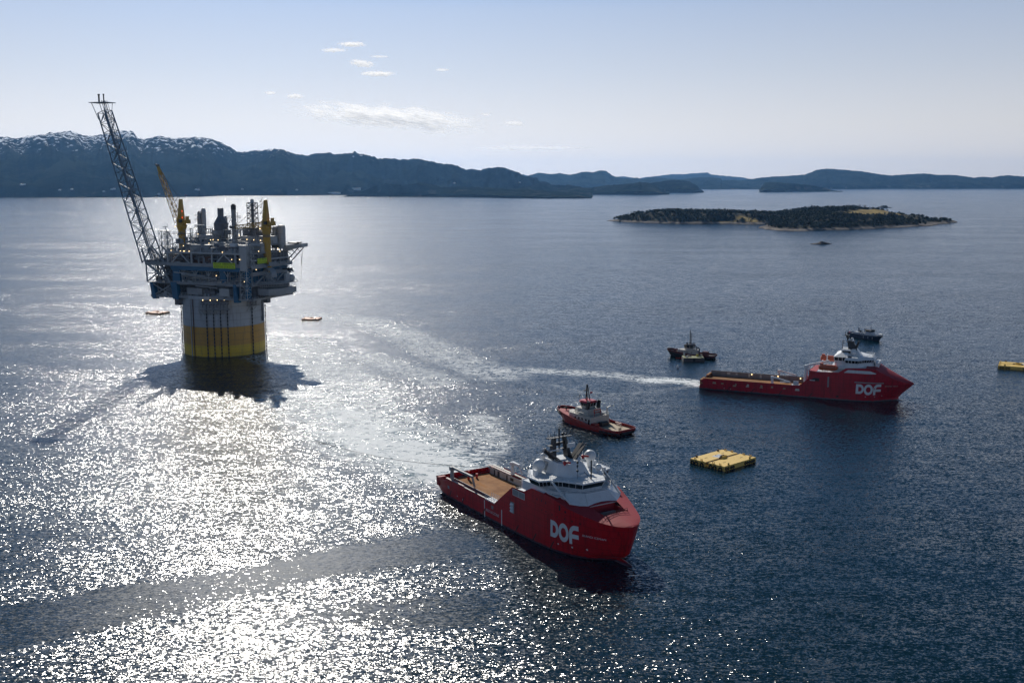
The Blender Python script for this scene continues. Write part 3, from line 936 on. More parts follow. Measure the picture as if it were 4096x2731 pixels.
# inner white works between the sloping sides
wh = MB().prism(half([(-4.5, 8.6), (2, 8.6), (2, 10.6), (12.5, 11.6)]), 3.9, 10.6).prism(half([(2.2, 11.5), (9, 11.6)]), 10.6, 13.6).prism(half([(4, 9), (12.2, 11.7)]), 13.6, 15.9).build('winch_house', M_WHITE, ICE)
MB().span((-4.6, -4, 5), (-4.48, 4, 9.4)).build('winch_opening', M_BLACK, wh)
MB().tube((-1, -6.2, 10.6), (-1, -6.2, 15.2), .7, 8).tube((1, 3, 10.6), (1, 3, 14.2), .8, 8).box((-2, 0, 11.4), (3, 4, 1.6)).bar((-1, -6.2, 15), (7.5, -7, 17.6), .8).ball((5, -8.6, 14.6), 1.2, 8, .7).box((-1.8, 6, 11.6), (3, 3, 2)).build('deck_machinery', M_WHITE, ICE)
MB().rail([(-4.4, -8.5, 10.6), (-4.4, 8.5, 10.6), (2, 8.5, 10.6)], 1.1, 1.4, .06).rail([(-4.4, -8.5, 10.6), (2, -8.5, 10.6)], 1.1, 1.4, .06).rail([(4, -9, 15.9), (4, 9, 15.9)], 1.1, 1.4, .06).build('handrail', M_WHITE, ICE)
# bridge: two tiers of raked white plating, dark window band, broad roof
P0 = [(6, 11.4), (19, 11.7), (25.5, 10.5), (29.0, 8.2), (30.4, 4.9)]
P1 = [(6, 11.0), (18.5, 10.8), (23.8, 9.0), (27.0, 6.4), (28.6, 4.0)]
sup = MB().loft(at(half(P0), 14.9), at(half(P1), 17.5)).build('superstructure', M_WHITE, ICE)
MB().loft(at(half([(28.35, 4.3), (28.9, 4.2)]), 17.5), at(half([(28.2, 4.2), (28.8, 4.1)]), 17.75)).rail([(19, -10.6, 17.5), (23.9, -8.9, 17.5), (27, -6.3, 17.5), (28.5, -3.9, 17.5), (28.5, 3.9, 17.5), (27, 6.3, 17.5), (23.9, 8.9, 17.5), (19, 10.6, 17.5)], .9, 1.2, .06).build('walkway_rail', M_WHITE, sup)
v_ = MB()
for pl in ([(28.5, -4.1, 17.6), (28.5, 4.1, 17.6), (31.6, 5.3, 14.5), (31.6, -5.3, 14.5)], [(24.6, -8.6, 17.6), (28.5, -4.1, 17.6), (31.6, -5.3, 14.5), (28.0, -9.4, 15.2)], [(28.5, 4.1, 17.6), (24.6, 8.6, 17.6), (28.0, 9.4, 15.2), (31.6, 5.3, 14.5)]):
    n_ = (Vector(pl[1]) - Vector(pl[0])).cross(Vector(pl[2]) - Vector(pl[1])).normalized() * -.22
    v_.loft(pl, [tuple(Vector(p) + n_) for p in pl])
v_.build('visor', M_WHITE, sup)
B0 = [(7, 9.0), (12.6, 10.6), (17.0, 10.4), (18.2, 8.6), (20.6, 6.3), (26.3, 3.4)]
B1 = [(7, 9.2), (12.6, 12.6), (17.3, 12.5), (18.5, 9.3), (20.9, 6.8), (26.5, 3.6)]
B2 = [(7, 9.4), (12.4, 13.3), (17.8, 13.2), (19.1, 9.8), (21.5, 7.3), (27.3, 4.0)]
B3 = [(6.6, 9.5), (12.3, 13.65), (18.1, 13.5), (19.4, 10.0), (21.8, 7.5), (27.7, 4.15)]
br = MB().loft(at(half(B0), 17.45), at(half(B1), 18.45)).build('bridge', M_WHITE, ICE)
MB().loft(at(half(B1), 18.45), at(half(B2), 20.05)).build('bridge_window', M_GLASS, br)
m = MB()
for (a, b), (c, d) in zip(B1, B2):
    for sg in (-1, 1):
        m.bar((a + .05, sg * (b + .03), 18.4), (c + .05, sg * (d + .03), 20.1), .16)
for i in range(2, 5):
    for q in (.33, .66):
        for sg in (-1, 1):
            a = [B1[i][k] + (B1[i + 1][k] - B1[i][k]) * q for k in (0, 1)]
            c = [B2[i][k] + (B2[i + 1][k] - B2[i][k]) * q for k in (0, 1)]
            m.bar((a[0] + .04, sg * (a[1] + .04), 18.45), (c[0] + .04, sg * (c[1] + .04), 20.05), .11)
m.build_each('window_post', M_WHITE, br)
rf = MB().loft(at(half(B3), 20.05), at(half([(s_ - .1, b_ - .12) for s_, b_ in B3]), 20.45)).build('bridge_roof', M_WHITE, ICE)
rl = [(7, -9.3), (12.4, -13.4), (17.9, -13.3), (19.2, -9.9), (21.6, -7.3), (27.4, -4.1)]
MB().rail([(x, y, 20.45) for x, y in rl], .95, 1.4, .05).rail([(x, -y, 20.45) for x, y in rl], .95, 1.4, .05).rail([(27.4, -4.1, 20.45), (27.4, 4.1, 20.45)], .6, 1.4, .05, 1).build('handrail', M_WHITE, rf)
for sg in (-1, 1):
    MB().bar((19.2, sg * 9.9, 20.3), (22.6, sg * 9.8, 18.6), .5).bar((22.6, sg * 9.8, 18.6), (28.2, sg * 9.2, 15.6), .5).build('swoosh_strut', M_WHITE, sup)
    MB().span((17.5, sg * 9.2 - 2, 16.6), (24.5, sg * 9.2 + 2, 16.85)).rail([(17.5, sg * 11.1, 16.85), (22.5, sg * 11.1, 16.85), (24.5, sg * 9.8, 16.85), (24.5, sg * 7.4, 16.85)], 1.2, .9, .07, 3).build('side_deck', M_WHITE, ICE)
up = MB().loft(at(half([(7, 6.2), (16.5, 5.8), (20.4, 3.6)]), 20.45), at(half([(7.6, 4.6), (15, 4.3), (18.0, 2.5)]), 23.9)).build('upper_house', M_WHITE, ICE)
MB().loft(at([(8.2, -6.25), (10.8, -6.15), (10.8, -5.95), (8.2, -6.05)], 20.9), at([(8.4, -5.05), (10.6, -4.95), (10.6, -4.8), (8.4, -4.85)], 23.3)).build('vent_grille', M_GREY, up)
MB().rail([(7.8, -4.4, 23.9), (15, -4.2, 23.9), (17.8, -2.4, 23.9), (17.8, 2.4, 23.9), (15, 4.2, 23.9), (7.8, 4.4, 23.9)], .9, 1.5, .05).build('handrail', M_WHITE, up)
radome(ICE, (10.6, -8.2, 22.9), 1.9, 20.4)
radome(ICE, (13.4, 8.9, 23.9), 1.9, 20.4)
radome(ICE, (7.8, -5.0, 24.6), .85, 20.4)
radome(ICE, (19.4, 7.6, 21.9), 1.05, 20.4)
for sg in (-1, 1):
    f = MB()
    f.bar((12.6, sg * 2.0, 23.2), (11.3, sg * 7.0, 27.4), 1.25)
    f.bar((14.0, sg * 2.1, 23.4), (12.9, sg * 6.6, 27.0), .8)
    f = f.build('funnel', M_BLACK, ICE)
    MB().tube((13.3, sg * 2.2, 23.6), (12.0, sg * 7.2, 28.0), .28, 8).tube((14.6, sg * 2.2, 23.6), (13.4, sg * 7.0, 27.6), .25, 8).build('exhaust_pipe', M_BARE, f)
ms = MB()
for sg in (-1, 1):
    ms.loft([(8.6, sg * 2.9 - .7, 23.9), (11.2, sg * 2.9 - .7, 23.9), (11.2, sg * 2.9 + .7, 23.9), (8.6, sg * 2.9 + .7, 23.9)], [(8.6, sg * 1.9 - .4, 30.2), (9.9, sg * 1.9 - .4, 30.2), (9.9, sg * 1.9 + .4, 30.2), (8.6, sg * 1.9 + .4, 30.2)])
ms.box((9.5, 0, 26.4), (1.0, 5, .5)).box((9.4, 0, 28.4), (.9, 4.4, .5)).tube((9.4, 0, 26), (9.3, 0, 33), .25, 6)
mast = ms.build('mast', M_BLACK, ICE)
MB().box((9.4, 0, 30.2), (1.8, 8.8, .25)).box((9.8, -2.2, 28.0), (1.2, 4.6, .2)).box((10.6, -3.6, 26.2), (.8, 5.2, .25)).rail([(10.2, -4.3, 30.3), (10.2, 4.3, 30.3)], 1.0, 1.2, .07).build('mast_platform', M_BLACK, mast)
m = MB()
for y, h_ in ((-4.2, 2.4), (-3.2, 1.6), (-1.8, 2.0), (1.6, 1.4), (3.0, 2.2), (4.1, 2.8)):
    m.tube((9.4, y, 30.2), (9.4, y, 30.2 + h_), .09, 4)
m.ball((9.6, 1.2, 31.0), .5, 8).ball((9.6, 2.4, 30.9), .4, 8).build_each('antenna', M_BLACK, mast)
MB().box((10.9, -2.6, 26.7), (.35, 5.2, .4)).box((11.2, 3.2, 27.6), (.4, 2.8, 1.3)).build('radar_scanner', M_WHITE, mast)
for p_ in ((17.2, -3.4, 24.1), (15.5, 4.6, 24.6)):
    MB().tube((p_[0], p_[1], p_[2] - .6), p_, .25, 6).ball((p_[0], p_[1], p_[2] + .2), .6, 8).tube((p_[0], p_[1], p_[2] + .3), (p_[0] + 1.8, p_[1] + .8, p_[2] + .5), .3, 8).build('fire_monitor', M_MONITOR, up)
MB().tube((24.6, 1.0, 20.4), (24.6, 1.0, 26.2), .22, 6).tube((24.6, 1.0, 20.4), (22.0, .2, 22.2), .08, 4).build('signal_mast', M_BLACK, rf)
MB().tube((22.6, -2.6, 20.4), (22.6, -2.6, 25.6), .07, 4).ball((22.6, -2.6, 23.0), .4, 8).ball((22.6, -2.6, 24.4), .42, 4, 1.6).ball((22.6, -2.6, 25.6), .4, 8).build('day_shape', M_BLACK, rf)
MB().box((12.6, -10.9, 21.3), (1.5, .9, 1.7)).box((19.5, 9.6, 21.0), (1.1, .8, 1.2)).box((12, 11.2, 21.2), (1.8, 1.2, 1.4)).tube((13, 12.6, 20.4), (13, 12.6, 24), .08, 4).tube((9, 9.3, 20.4), (9, 9.3, 26), .07, 4).box((20.5, .8, 20.8), (1.2, 2.2, .7)).build_each('roof_locker', M_WHITE, rf)

# ------------------------------------------------------------ the second supply ship, further off
VEG = thing('supply_ship', 'more distant red supply ship with sharply pointed bow and orange lifeboats', 'ship', (141.57, 534.2, 0), R(-23.5), 'red supply ships')
st = [(-41.8, 10.6, 12, 5.5), (-39.9, 10.9, 12, 5.9), (9.3, 12, 12, 5.8), (17.7, 12, 12, 13.4), (28, 12, 12, 13.8), (31.5, 11.9, 12, 16.2), (41, 10.8, 12, 16.9), (45.6, 9.4, 11.4, 16.4), (50, 7.2, 9.6, 13.8), (54, 5.2, 7.6, 11.6), (58, 3.0, 5.0, 9.9), (61, 1.5, 2.5, 9.0), (63.2, .12, .35, 8.6)]
stem = [(-4, 56.3), (0, 56.4), (1.4, 56.2), (3, 57.3), (8.8, 63.3)]
HV = Hull(st, stem, 41, 0.8, [(0, -42.2), (4.5, -41), (5.5, -39.9)])
vh = HV.mesh().build('hull', M_HULLRED2, VEG)
bulb(48, 61.2, 1.6, -1.05).build('bulbous_bow', M_GREY, vh, smooth=True)
crowned_deck(HV, [41, 43, 45.6, 47.5, 50, 52, 54, 56, 58, 59.5, 61, 62.2, 63.2], lambda x: 8.9 + (63.2 - x) * .5 if x > 46.5 else 17.2).build('foredeck', M_REDDECK, VEG)
shell_mark(HV, -1, LOGO, 36.6, 3.75, 3.75, 4.9, .15).build('logo', M_WHITE, vh)
shell_mark(HV, -1, [rect(0, 0, 1, 1, 24)], 35.9, 9.25, 13.6, .55, off=.06).build('anchor_pocket_strip', M_GREY, vh)
shell_mark(HV, -1, words('SKANDI VEGA', .95), 53, 7.9, 1, 1).build_each('ship_name', M_CREAM, vh)
shell_mark(HV, -1, [rect(0, 0, 1, 1, 2)], 23, 6.1, .75, 5.3).build('side_vent', M_GREY, vh)
shell_mark(HV, -1, [ribbon([(0, 0, .1), (.12, 0, 1), (.82, 0, 1), (.98, .05, .4), (1, .1, .3)], 28)], 30.8, 14.0, 15.0, 1.5, off=.06).build('side_gallery', M_WHITE, vh)
f = shell_mark(HV, -1, [([(0, 0), (1, 0), (1, 1), (.4, 1)], [(0, 1, 2, 3)])], 14.4, 8.7, 4.6, 1.6).build('side_window', M_BLACK, vh)
shell_mark(HV, -1, [rect(0, .08, .55, .3, 1)], 14.4, 8.7, 4.6, 1.6, off=.12).build('window_frame', M_WHITE, f)
for x, z, a, b in ((-35.2, 3.3, 2.3, 1.0), (-30.6, 3.4, 1.6, .7), (-24.6, 2.6, 2.2, .8), (-23.2, 3.5, 1.0, .7), (-17.8, 2.9, 2.0, .6), (-17.2, 3.6, 1.4, .8), (-10.8, 2.9, 2.1, .6), (-10.2, 3.6, 1.3, .8), (-4.9, 3.4, 1.4, .9), (1.1, 3.3, 1.6, .7), (7.0, 3.0, 2.6, 1.1)):
    shell_mark(HV, -1, [([(.12, 0), (1, 0), (.9, 1), (.25, 1)], [(0, 1, 2, 3)])], x, z, a, b).build('freeing_port', M_PALEWOOD if x not in (-17.8, -17.2, 7.0) else M_CREAM, vh)
m = []
for x, z in ((-29, 1.2), (-25.6, 1.2), (41, 2.4), (45.2, 2.5), (48.4, 2.8)):
    m.append(([(x, z), (x + .3, z - .3), (x + .6, z), (x + .3, z + .3)], [(0, 1, 2, 3)]))
shell_mark(HV, -1, m, 0, 0, 1, 1).build_each('draught_mark', M_CREAM, vh)
m = []
for x in (-27.5, -15, -1, 14):
    m.append(([(x, .2), (x + .5, .2), (x + 2.2, 2.4), (x + 1.7, 2.4)], [(0, 1, 2, 3)]))
m.append(rect(27.5, 1.3, 28.6, 2.2, 1))
shell_mark(HV, -1, m, 0, 0, 1, 1, off=.08).build_each('fender_bar', M_BLACK, vh)
MB().span((-39.5, -9.2, 3.2), (17, 9.2, 3.7)).build('working_deck', M_WOOD, VEG)
for sg in (-1, 1):
    zt = 6.6 if sg > 0 else 5.75
    r_ = MB().slab([(-40.6 + (0 if sg < 0 else 1.2), 3.7), (-39.8, 4.8), (-40.6, zt), (9.3, zt - .1), (14, 8.6), (14, 3.7)], *sorted((sg * 9.0, sg * 9.35))).span((-40, sg * 10.5 - 1.15, 5.5), (9.2, sg * 10.5 + 1.15, 5.65)).build('cargo_rail', M_RAILGREY if sg > 0 else M_WOOD, VEG)
    if sg > 0:
        for x, a, z, hh, mt in ((-31.6, 1.6, 5.0, 1.1, M_CREAM), (-27, 1.0, 5.0, .9, M_CREAM), (-20.3, 1.0, 4.2, 1.9, M_CREAM), (-14.2, 1.0, 4.2, 1.8, M_CREAM), (-8, 1.4, 4.2, 1.9, M_MONITOR)):
            MB().span((x, 8.9, z), (x + a, 8.99, z + hh)).build('rail_door', mt, r_)
        for x, z in ((-18.4, 5.9), (-4.6, 5.9), (7, 5.6)):
            MB().ball((x, 8.75, z), .26, 8).build('deck_lamp', M_LAMP, r_)
    deck_crane(VEG, (-4.4, sg * 10.4, 5.6), 2.7, (-.5, sg * 10.3, 6.6), (4.6, sg * 10.3, 6.9), .6)
MB().span((5.4, -11.6, 5.65), (9.2, -9.4, 5.8)).rail([(5.4, -11.5, 5.8), (9.1, -11.5, 5.8)], 1.1, .9, .07).tube((6.2, -10.6, 6.4), (8.8, -10.6, 6.4), .55, 8).tube((6.2, -10.6, 7.3), (8.8, -10.6, 7.3), .4, 8).build('raft_canister', M_WHITE, VEG)
MB().span((-41.6, -11.6, 2.8), (-40.2, -3, 5)).span((-41.6, 3, 2.8), (-40.2, 11.6, 5)).build_each('stern_bulwark', M_WOOD, VEG)
bc = MB().tube((11.9, -8, 3.6), (11.8, -8, 14.4), 1.0, 12, .85).box((12.2, -8, 15.0), (2.2, 2.0, 1.8)).build('main_crane', M_WHITE, VEG)
MB().loft([(12.2, -8.5, 15.2), (23.0, -8.4, 18.5), (23.0, -7.6, 18.5), (12.2, -7.5, 15.2)], [(12.2, -8.5, 16.2), (22.9, -8.4, 19.2), (22.9, -7.6, 19.2), (12.2, -7.5, 16.2)]).tube((12.6, -8, 12.8), (17, -8, 16.8), .28, 6).build('boom', M_WHITE, bc)
wh = MB().prism(half([(13.5, 8.8), (17.8, 10.8), (28.5, 11.5)]), 3.7, 13.3).build('winch_house', M_REDDECK, VEG)
MB().prism(half([(24, 9.2), (32, 10.4)]), 13.3, 16.2).build('deckhouse', M_WHITE, VEG)
MB().span((17.6, -11.7, 13.3), (28.2, 11.7, 13.6)).rail([(17.8, -11.6, 13.6), (27.8, -11.6, 13.6)], 1.0, 1.2, .07).rail([(17.8, 11.6, 13.6), (27.8, 11.6, 13.6)], 1.0, 1.2, .07).build('boat_deck', M_WHITE, VEG)
for sg in (-1, 1):
    d = MB()
    for x in (20, 26):
        d.bar((x, sg * 8.6, 13.5), (x, sg * 8.6, 18.8), .45).bar((x, sg * 8.6, 18.8), (x, sg * 11.4, 18.9), .45)
    d.build('boat_davit', M_WHITE, VEG)
# fore bridge and aft bridge
sb = MB().prism(half([(28, 11), (36, 11.6), (41, 10.6), (45.3, 7.6)]), 15.6, 16.7).loft(at(half([(31.3, 10.2), (37, 10.2), (40, 7.2), (44.6, 5.2)]), 16.6), at(half([(31.2, 10.6), (37, 10.6), (39.6, 6.8), (43.7, 4.6)]), 18.7)).build('superstructure', M_WHITE, VEG)
C1 = [(31.0, 10.7), (37, 10.7), (39.6, 6.9), (43.6, 4.6)]
C2 = [(30.8, 11.2), (37.2, 11.2), (39.8, 7.3), (44.2, 4.9)]
C3 = [(30.4, 11.4), (37.5, 11.4), (40.1, 7.6), (44.6, 5.1)]
fb = MB().loft(at(half(C1), 18.7), at(half(C2), 20.1)).build('bridge_window', M_GLASS, sb)
m = MB()
for i in range(3):
    for q in (0, .25, .5, .75, 1):
        for sg in (-1, 1):
            a = [C1[i][k] + (C1[i + 1][k] - C1[i][k]) * q for k in (0, 1)]
            c = [C2[i][k] + (C2[i + 1][k] - C2[i][k]) * q for k in (0, 1)]
            m.bar((a[0], sg * (a[1] + .04), 18.65), (c[0], sg * (c[1] + .04), 20.15), .2)
m.build_each('window_post', M_WHITE, sb)
rf = MB().loft(at(half(C3), 20.1), at(half([(31.2, 10.8), (36.8, 10.6), (39.4, 6.9), (43.6, 4.4)]), 21.4)).build('bridge_roof', M_WHITE, VEG)
MB().box((33, -10.6, 21.6), (1.6, .2, .9)).build('sign_plate', M_BLACK, rf)
MB().rail([(31, -10.5, 21.4), (36.8, -10.5, 21.4), (39.4, -6.8, 21.4), (43.5, -4.3, 21.4), (43.5, 4.3, 21.4), (39.4, 6.8, 21.4)], .9, 1.4, .06).tube((43, -1.5, 21.3), (43, -1.5, 26.4), .1, 4).tube((42.8, -1.5, 24.6), (41.2, -1.5, 21.4), .08, 4).tube((43, -1.5, 23), (44.4, -1.5, 21.4), .07, 4).build('roof_rail', M_WHITE, rf)
D1 = [(25.6, 9.1), (31.2, 9.1)]
ab = MB().prism(half([(25.9, 8.9), (31.4, 8.9)]), 16.2, 19.4).build('aft_bridge', M_WHITE, VEG)
MB().prism(half([(25.5, 9.05), (31.3, 9.05)]), 19.4, 21.2).build('bridge_window', M_GLASS, ab)
m = MB()
for x in (25.5, 27.4, 29.3, 31.2):
    for sg in (-1, 1):
        m.bar((x, sg * 9.12, 19.35), (x, sg * 9.12, 21.25), .22)
for y in (-9, -6, -3, 0, 3, 6, 9):
    m.bar((25.45, y, 19.35), (25.45, y, 21.25), .22)
m.build_each('window_post', M_WHITE, ab)
MB().loft(at(half([(25.1, 9.4), (31.6, 9.4)]), 21.2), at(half([(28.4, 5.2), (31.6, 5.2)]), 23.0)).build('aft_roof', M_WHITE, ab)
uh = MB().prism(half([(28.2, 4.3), (33.2, 4.3)]), 21.2, 24.4).loft(at(half([(33.2, 4.3), (38.0, 3.4)]), 21.0), at(half([(33.2, 3.0), (35.4, 1.6)]), 24.6)).build('upper_house', M_WHITE, VEG)
MB().span((28.8, -4.4, 22.6), (32.7, -4.34, 23.7)).build('house_window', M_GLASS, uh)
MB().rail([(28.3, -4.2, 24.4), (33, -4.2, 24.4)], .9, 1.4, .06).tube((28.6, -3, 24.4), (28.6, -3, 29), .16, 5).box((29.2, -3, 28.4), (1.2, .2, .2)).box((29.2, -3, 27.4), (1.2, .2, .2)).build('handrail', M_BLACK, uh)
radome(VEG, (34.2, -4.6, 22.9), 1.15, 20.8)
MB().span((44.8, -5.6, 16.4), (46.6, 5.6, 18.9)).rail([(43.2, -5.6, 18.9), (46.5, -5.6, 18.9)], 1.0, 1.1, .06).build('wind_screen', M_WHITE, VEG)
vm = MB().loft([(31.4, -2.1, 23.9), (35.6, -2.1, 23.9), (35.6, 2.1, 23.9), (31.4, 2.1, 23.9)], [(30.6, -1.3, 28.2), (33.6, -1.3, 28.2), (33.6, 1.3, 28.2), (30.6, 1.3, 28.2)]).loft([(30.6, -.8, 28.2), (32.2, -.8, 28.2), (32.2, .8, 28.2), (30.6, .8, 28.2)], [(29.6, -.6, 31.2), (30.6, -.6, 31.2), (30.6, .6, 31.2), (29.6, .6, 31.2)]).box((32.2, 0, 28.2), (3.6, 5.4, .3)).box((30.2, 0, 31.2), (2.4, 3.4, .3)).build('mast', M_BLACK, VEG)
m = MB()
for x, y, h_ in ((29.6, -1.5, 2.6), (30.4, 1.5, 3.2), (30.9, -1, 1.2), (29.4, 0, 1.5)):
    m.tube((x, y, 31.2), (x, y, 31.2 + h_), .1, 4)
m.build_each('antenna', M_BLACK, vm)
MB().box((33.4, -1.8, 29.0), (.4, 3.6, .5)).ball((31.6, -2.2, 29.2), .6, 8).ball((32.6, 1.8, 29.2), .7, 8).build('radar_scanner', M_WHITE, vm)
MB().tube((34.6, -1.2, 24.2), (36.2, -1.6, 28.4), .55, 8).tube((34.6, 1.2, 24.2), (36.2, 1.6, 28.4), .55, 8).build('exhaust_pipe', M_BLACK, vm)

def lifeboat(label, s_, b_, z_, L=9.4):
    o = thing('lifeboat', label, 'lifeboat', group='orange lifeboats on the farther supply ship')
    vs, fs = [], []
    n = 12
    secs = [(-.5, .25), (-.46, .75), (-.36, .95), (-.1, 1), (.2, 1), (.38, .88), (.47, .55), (.5, .2)]
    for q, k in secs:
        for j in range(n):
            a = 2 * math.pi * j / n
            y = 1.55 * k * math.cos(a)
            zz = 1.75 * k * math.sin(a)
            zz = max(zz, -1.5 * k) if zz < 0 else min(zz, 1.35 * k)
            vs.append((q * L, y, zz))
    for i in range(len(secs) - 1):
        for j in range(n):
            k = (j + 1) % n
            fs.append((i * n + j, (i + 1) * n + j, (i + 1) * n + k, i * n + k))
    fs += [tuple(range(n - 1, -1, -1)), tuple(range((len(secs) - 1) * n, len(secs) * n))]
    MB().add(vs, fs).build('hull', M_ORANGE, o)
    MB().box((-L * .33, 0, 1.6), (1.8, 1.7, .9), taper=.7).build('cabin', M_ORANGE, o)
    MB().box((0, 0, .05), (L * .93, 3.2, .16)).build('gunwale', M_BLACK, o)
    o.matrix_world = VEG.matrix_world
    a = R(-23.5)
    x, y = s_, -b_
    o.location = (141.57 + x * math.cos(a) - y * math.sin(a), 534.2 + x * math.sin(a) + y * math.cos(a), z_)
    o.rotation_euler = (0, 0, a)
    return o
lifeboat('large orange lifeboat on the near side of the distant supply ship, behind its bridge', 22.9, 11.0, 15.9)
lifeboat('orange lifeboat partly hidden on the far side of the distant supply ship', 20.6, -11.0, 17.0, 8.4)

# ==================================================================== PRODUCTION PLATFORM
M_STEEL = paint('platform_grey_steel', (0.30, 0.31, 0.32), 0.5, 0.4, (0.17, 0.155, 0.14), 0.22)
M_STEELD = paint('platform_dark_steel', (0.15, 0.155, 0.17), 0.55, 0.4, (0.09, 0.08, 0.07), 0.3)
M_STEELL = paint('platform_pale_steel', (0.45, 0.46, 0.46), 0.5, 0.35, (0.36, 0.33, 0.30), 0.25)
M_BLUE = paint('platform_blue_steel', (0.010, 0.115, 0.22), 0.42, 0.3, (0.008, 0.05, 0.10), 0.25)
M_FLARE = paint('flare_boom_steel', (0.13, 0.18, 0.23), 0.5, 0.3, (0.06, 0.08, 0.10), 0.3)
M_YEL = paint('crane_yellow', (0.52, 0.30, 0.03), 0.48, 0.3, (0.34, 0.18, 0.02), 0.25)
M_RUST = paint('rusty_brown_steel', (0.14, 0.075, 0.045), 0.7, 0.5, (0.07, 0.04, 0.03), 0.4)
M_PIPE = paint('silver_lagged_pipe', (0.42, 0.43, 0.43), 0.32, 0.3, (0.24, 0.22, 0.2), 0.5, metal=0.55)
t = NT('signal_yellow_board')
M_SIGN = t.done(t.bsdf((0.62, 0.80, 0.01), 0.5))
M_INK = paint('black_lettering', (0.02, 0.02, 0.015), 0.6, 0.0, streak=False)
# column paint: grey above, ochre band, yellow at the waterline; draught marks and weld seams
t = NT('platform_column_paint')
tc = t.n('ShaderNodeTexCoord').outputs['Object']
sp = t.n('ShaderNodeSeparateXYZ'); t.l(tc, sp.inputs[0])
n1 = t.noise(tc, .12, 6, .65)
st_ = t.noise(t.mapping(tc, scale=(.7, .7, .05)), 1.0, 5, .65)
grey = t.mix(t.math('MULTIPLY', t.ramp(n1, .35, .7), .5), (0.43, 0.45, 0.47), (0.30, 0.31, 0.32))
och = t.mix(t.math('MULTIPLY', t.ramp(n1, .4, .7), .5), (0.56, 0.30, 0.05), (0.40, 0.21, 0.05))
yel = t.mix(t.math('MULTIPLY', t.ramp(n1, .4, .7), .5), (0.74, 0.49, 0.03), (0.52, 0.33, 0.04))
c = t.mix(t.ramp(sp.outputs[2], 7.1, 7.3), yel, och)
c = t.mix(t.ramp(sp.outputs[2], 18.6, 18.8), c, grey)
c = t.mix(t.math('MULTIPLY', t.ramp(st_, .52, .72), .5), c, (0.10, 0.075, 0.05))
rings = t.n('ShaderNodeTexWave'); rings.bands_direction = 'Z'; rings.inputs['Scale'].default_value = .075
t.l(tc, rings.inputs['Vector'])
c = t.mix(t.math('MULTIPLY', t.math('GREATER_THAN', rings.outputs['Fac'], .985), .35), c, (0.08, 0.07, 0.06))
wet = t.math('SUBTRACT', 1.0, t.ramp(t.math('ADD', sp.outputs[2], t.noise(tc, .5, 3)), .6, 1.6))
c = t.mix(t.math('MULTIPLY', wet, .7), c, (0.05, 0.05, 0.03))
M_COLUMN = t.done(t.bsdf(c, .5))

RNG = random.Random(7)
PL = thing('production_platform', 'grey production platform on thick yellow banded column, long leaning flare boom, yellow cranes', 'oil platform', (-184.3, 663.4, 0), R(-22))
col = MB().lathe([(25.2, -8), (25.2, 38)], n=72, cap=False).build('column', M_COLUMN, PL, smooth=True)
TOV = (0.609, -0.793)     # towards the open water in front of the column
TOR = (0.792, 0.609)
def ring(sn, r):
    cs = math.sqrt(max(0, 1 - sn * sn))
    return (r * (cs * TOV[0] + sn * TOR[0]), r * (cs * TOV[1] + sn * TOR[1]))
def chain(par, x, y, z0, z1, r=.28):
    m = MB()
    z = z0
    k = 0
    while z < z1:
        d = .3 if k % 2 else 0
        m.box((x, y, z + .55), (.75 if k % 2 else .3, .3 if k % 2 else .75, 1.25), .5)
        z += 1.1
        k += 1
    return m.build('mooring_chain', M_BLACK, par)
for sn in (-.40, -.24, -.08, .08):
    x, y = ring(sn, 25.9)
    chain(PL, x, y, -1, 30.4)
x, y = ring(.66, 25.9); chain(PL, x, y, -1, 31)
x, y = ring(-.995, 25.9); chain(PL, x, y, -1, 31)
x, y = ring(.99, 26.0); chain(PL, x, y, -1, 29.5)
def balcony(par, s0, s1, z, h, n=7):
    m = MB()
    r0, r1 = 25.1, 28.3
    for i in range(n):
        a, b = s0 + (s1 - s0) * i / n, s0 + (s1 - s0) * (i + 1) / n
        p, q, p2, q2 = ring(a, r0), ring(b, r0), ring(a, r1), ring(b, r1)
        m.loft([(*p, z), (*p2, z), (*q2, z), (*q, z)], [(*p, z + .35), (*p2, z + .35), (*q2, z + .35), (*q, z + .35)])
        m.tube((*p2, z), (*p2, z + h), .13, 4).tube((*p2, z + h), (*q2, z + h), .13, 4).tube((*p2, z + h * .5), (*q2, z + h * .5), .1, 4)
        m.tube((*p2, z), (*ring(a, r0), z - 3.2), .16, 4)
        for k in range(3):
            e = a + (b - a) * (k + .5) / 3
            m.tube((*ring(e, r1), z), (*ring(e, r1), z + h), .07, 4)
    return m.build('chain_balcony', M_STEEL, par)
balcony(PL, -.53, .14, 29.6, 4.6, 9)
balcony(PL, .55, .78, 31, 3.4, 3)
for s0, s1, z in ((-.5, .12, 34.2), (.56, .76, 35)):
    m = MB()
    n = 8 if s1 - s0 > .4 else 3
    for i in range(n):
        a = s0 + (s1 - s0) * (i + .5) / n
        p = ring(a, 26.2)
        m.box((*p, z), (2.2, 2.2, 2.6), math.atan2(p[1], p[0]))
        m.tube((*ring(a, 27), z + 1), (*ring(a, 27), z - 3), .35, 6)
    m.span((ring(s0, 25)[0], ring(s0, 25)[1] - .2, z + 1.4), (ring(s1, 25)[0], ring(s1, 25)[1] + .2, z + 1.7))
    m.build('chain_winch', M_STEELD, PL)
for sn in (-1.0, .995):
    p, q = ring(sn, 25), ring(sn, 28.6)
    MB().loft([(*ring(sn * .97, 25), 31), (*p, 31), (q[0], q[1], 34), (*ring(sn * .97, 28.6), 34)], [(*ring(sn * .97, 25), 37), (*p, 37), (q[0], q[1], 37.2), (*ring(sn * .97, 28.6), 37.2)]).box((*ring(sn, 27), 33.6), (3.6, 3.6, 5.5)).build('side_sponson', M_STEELD, PL)
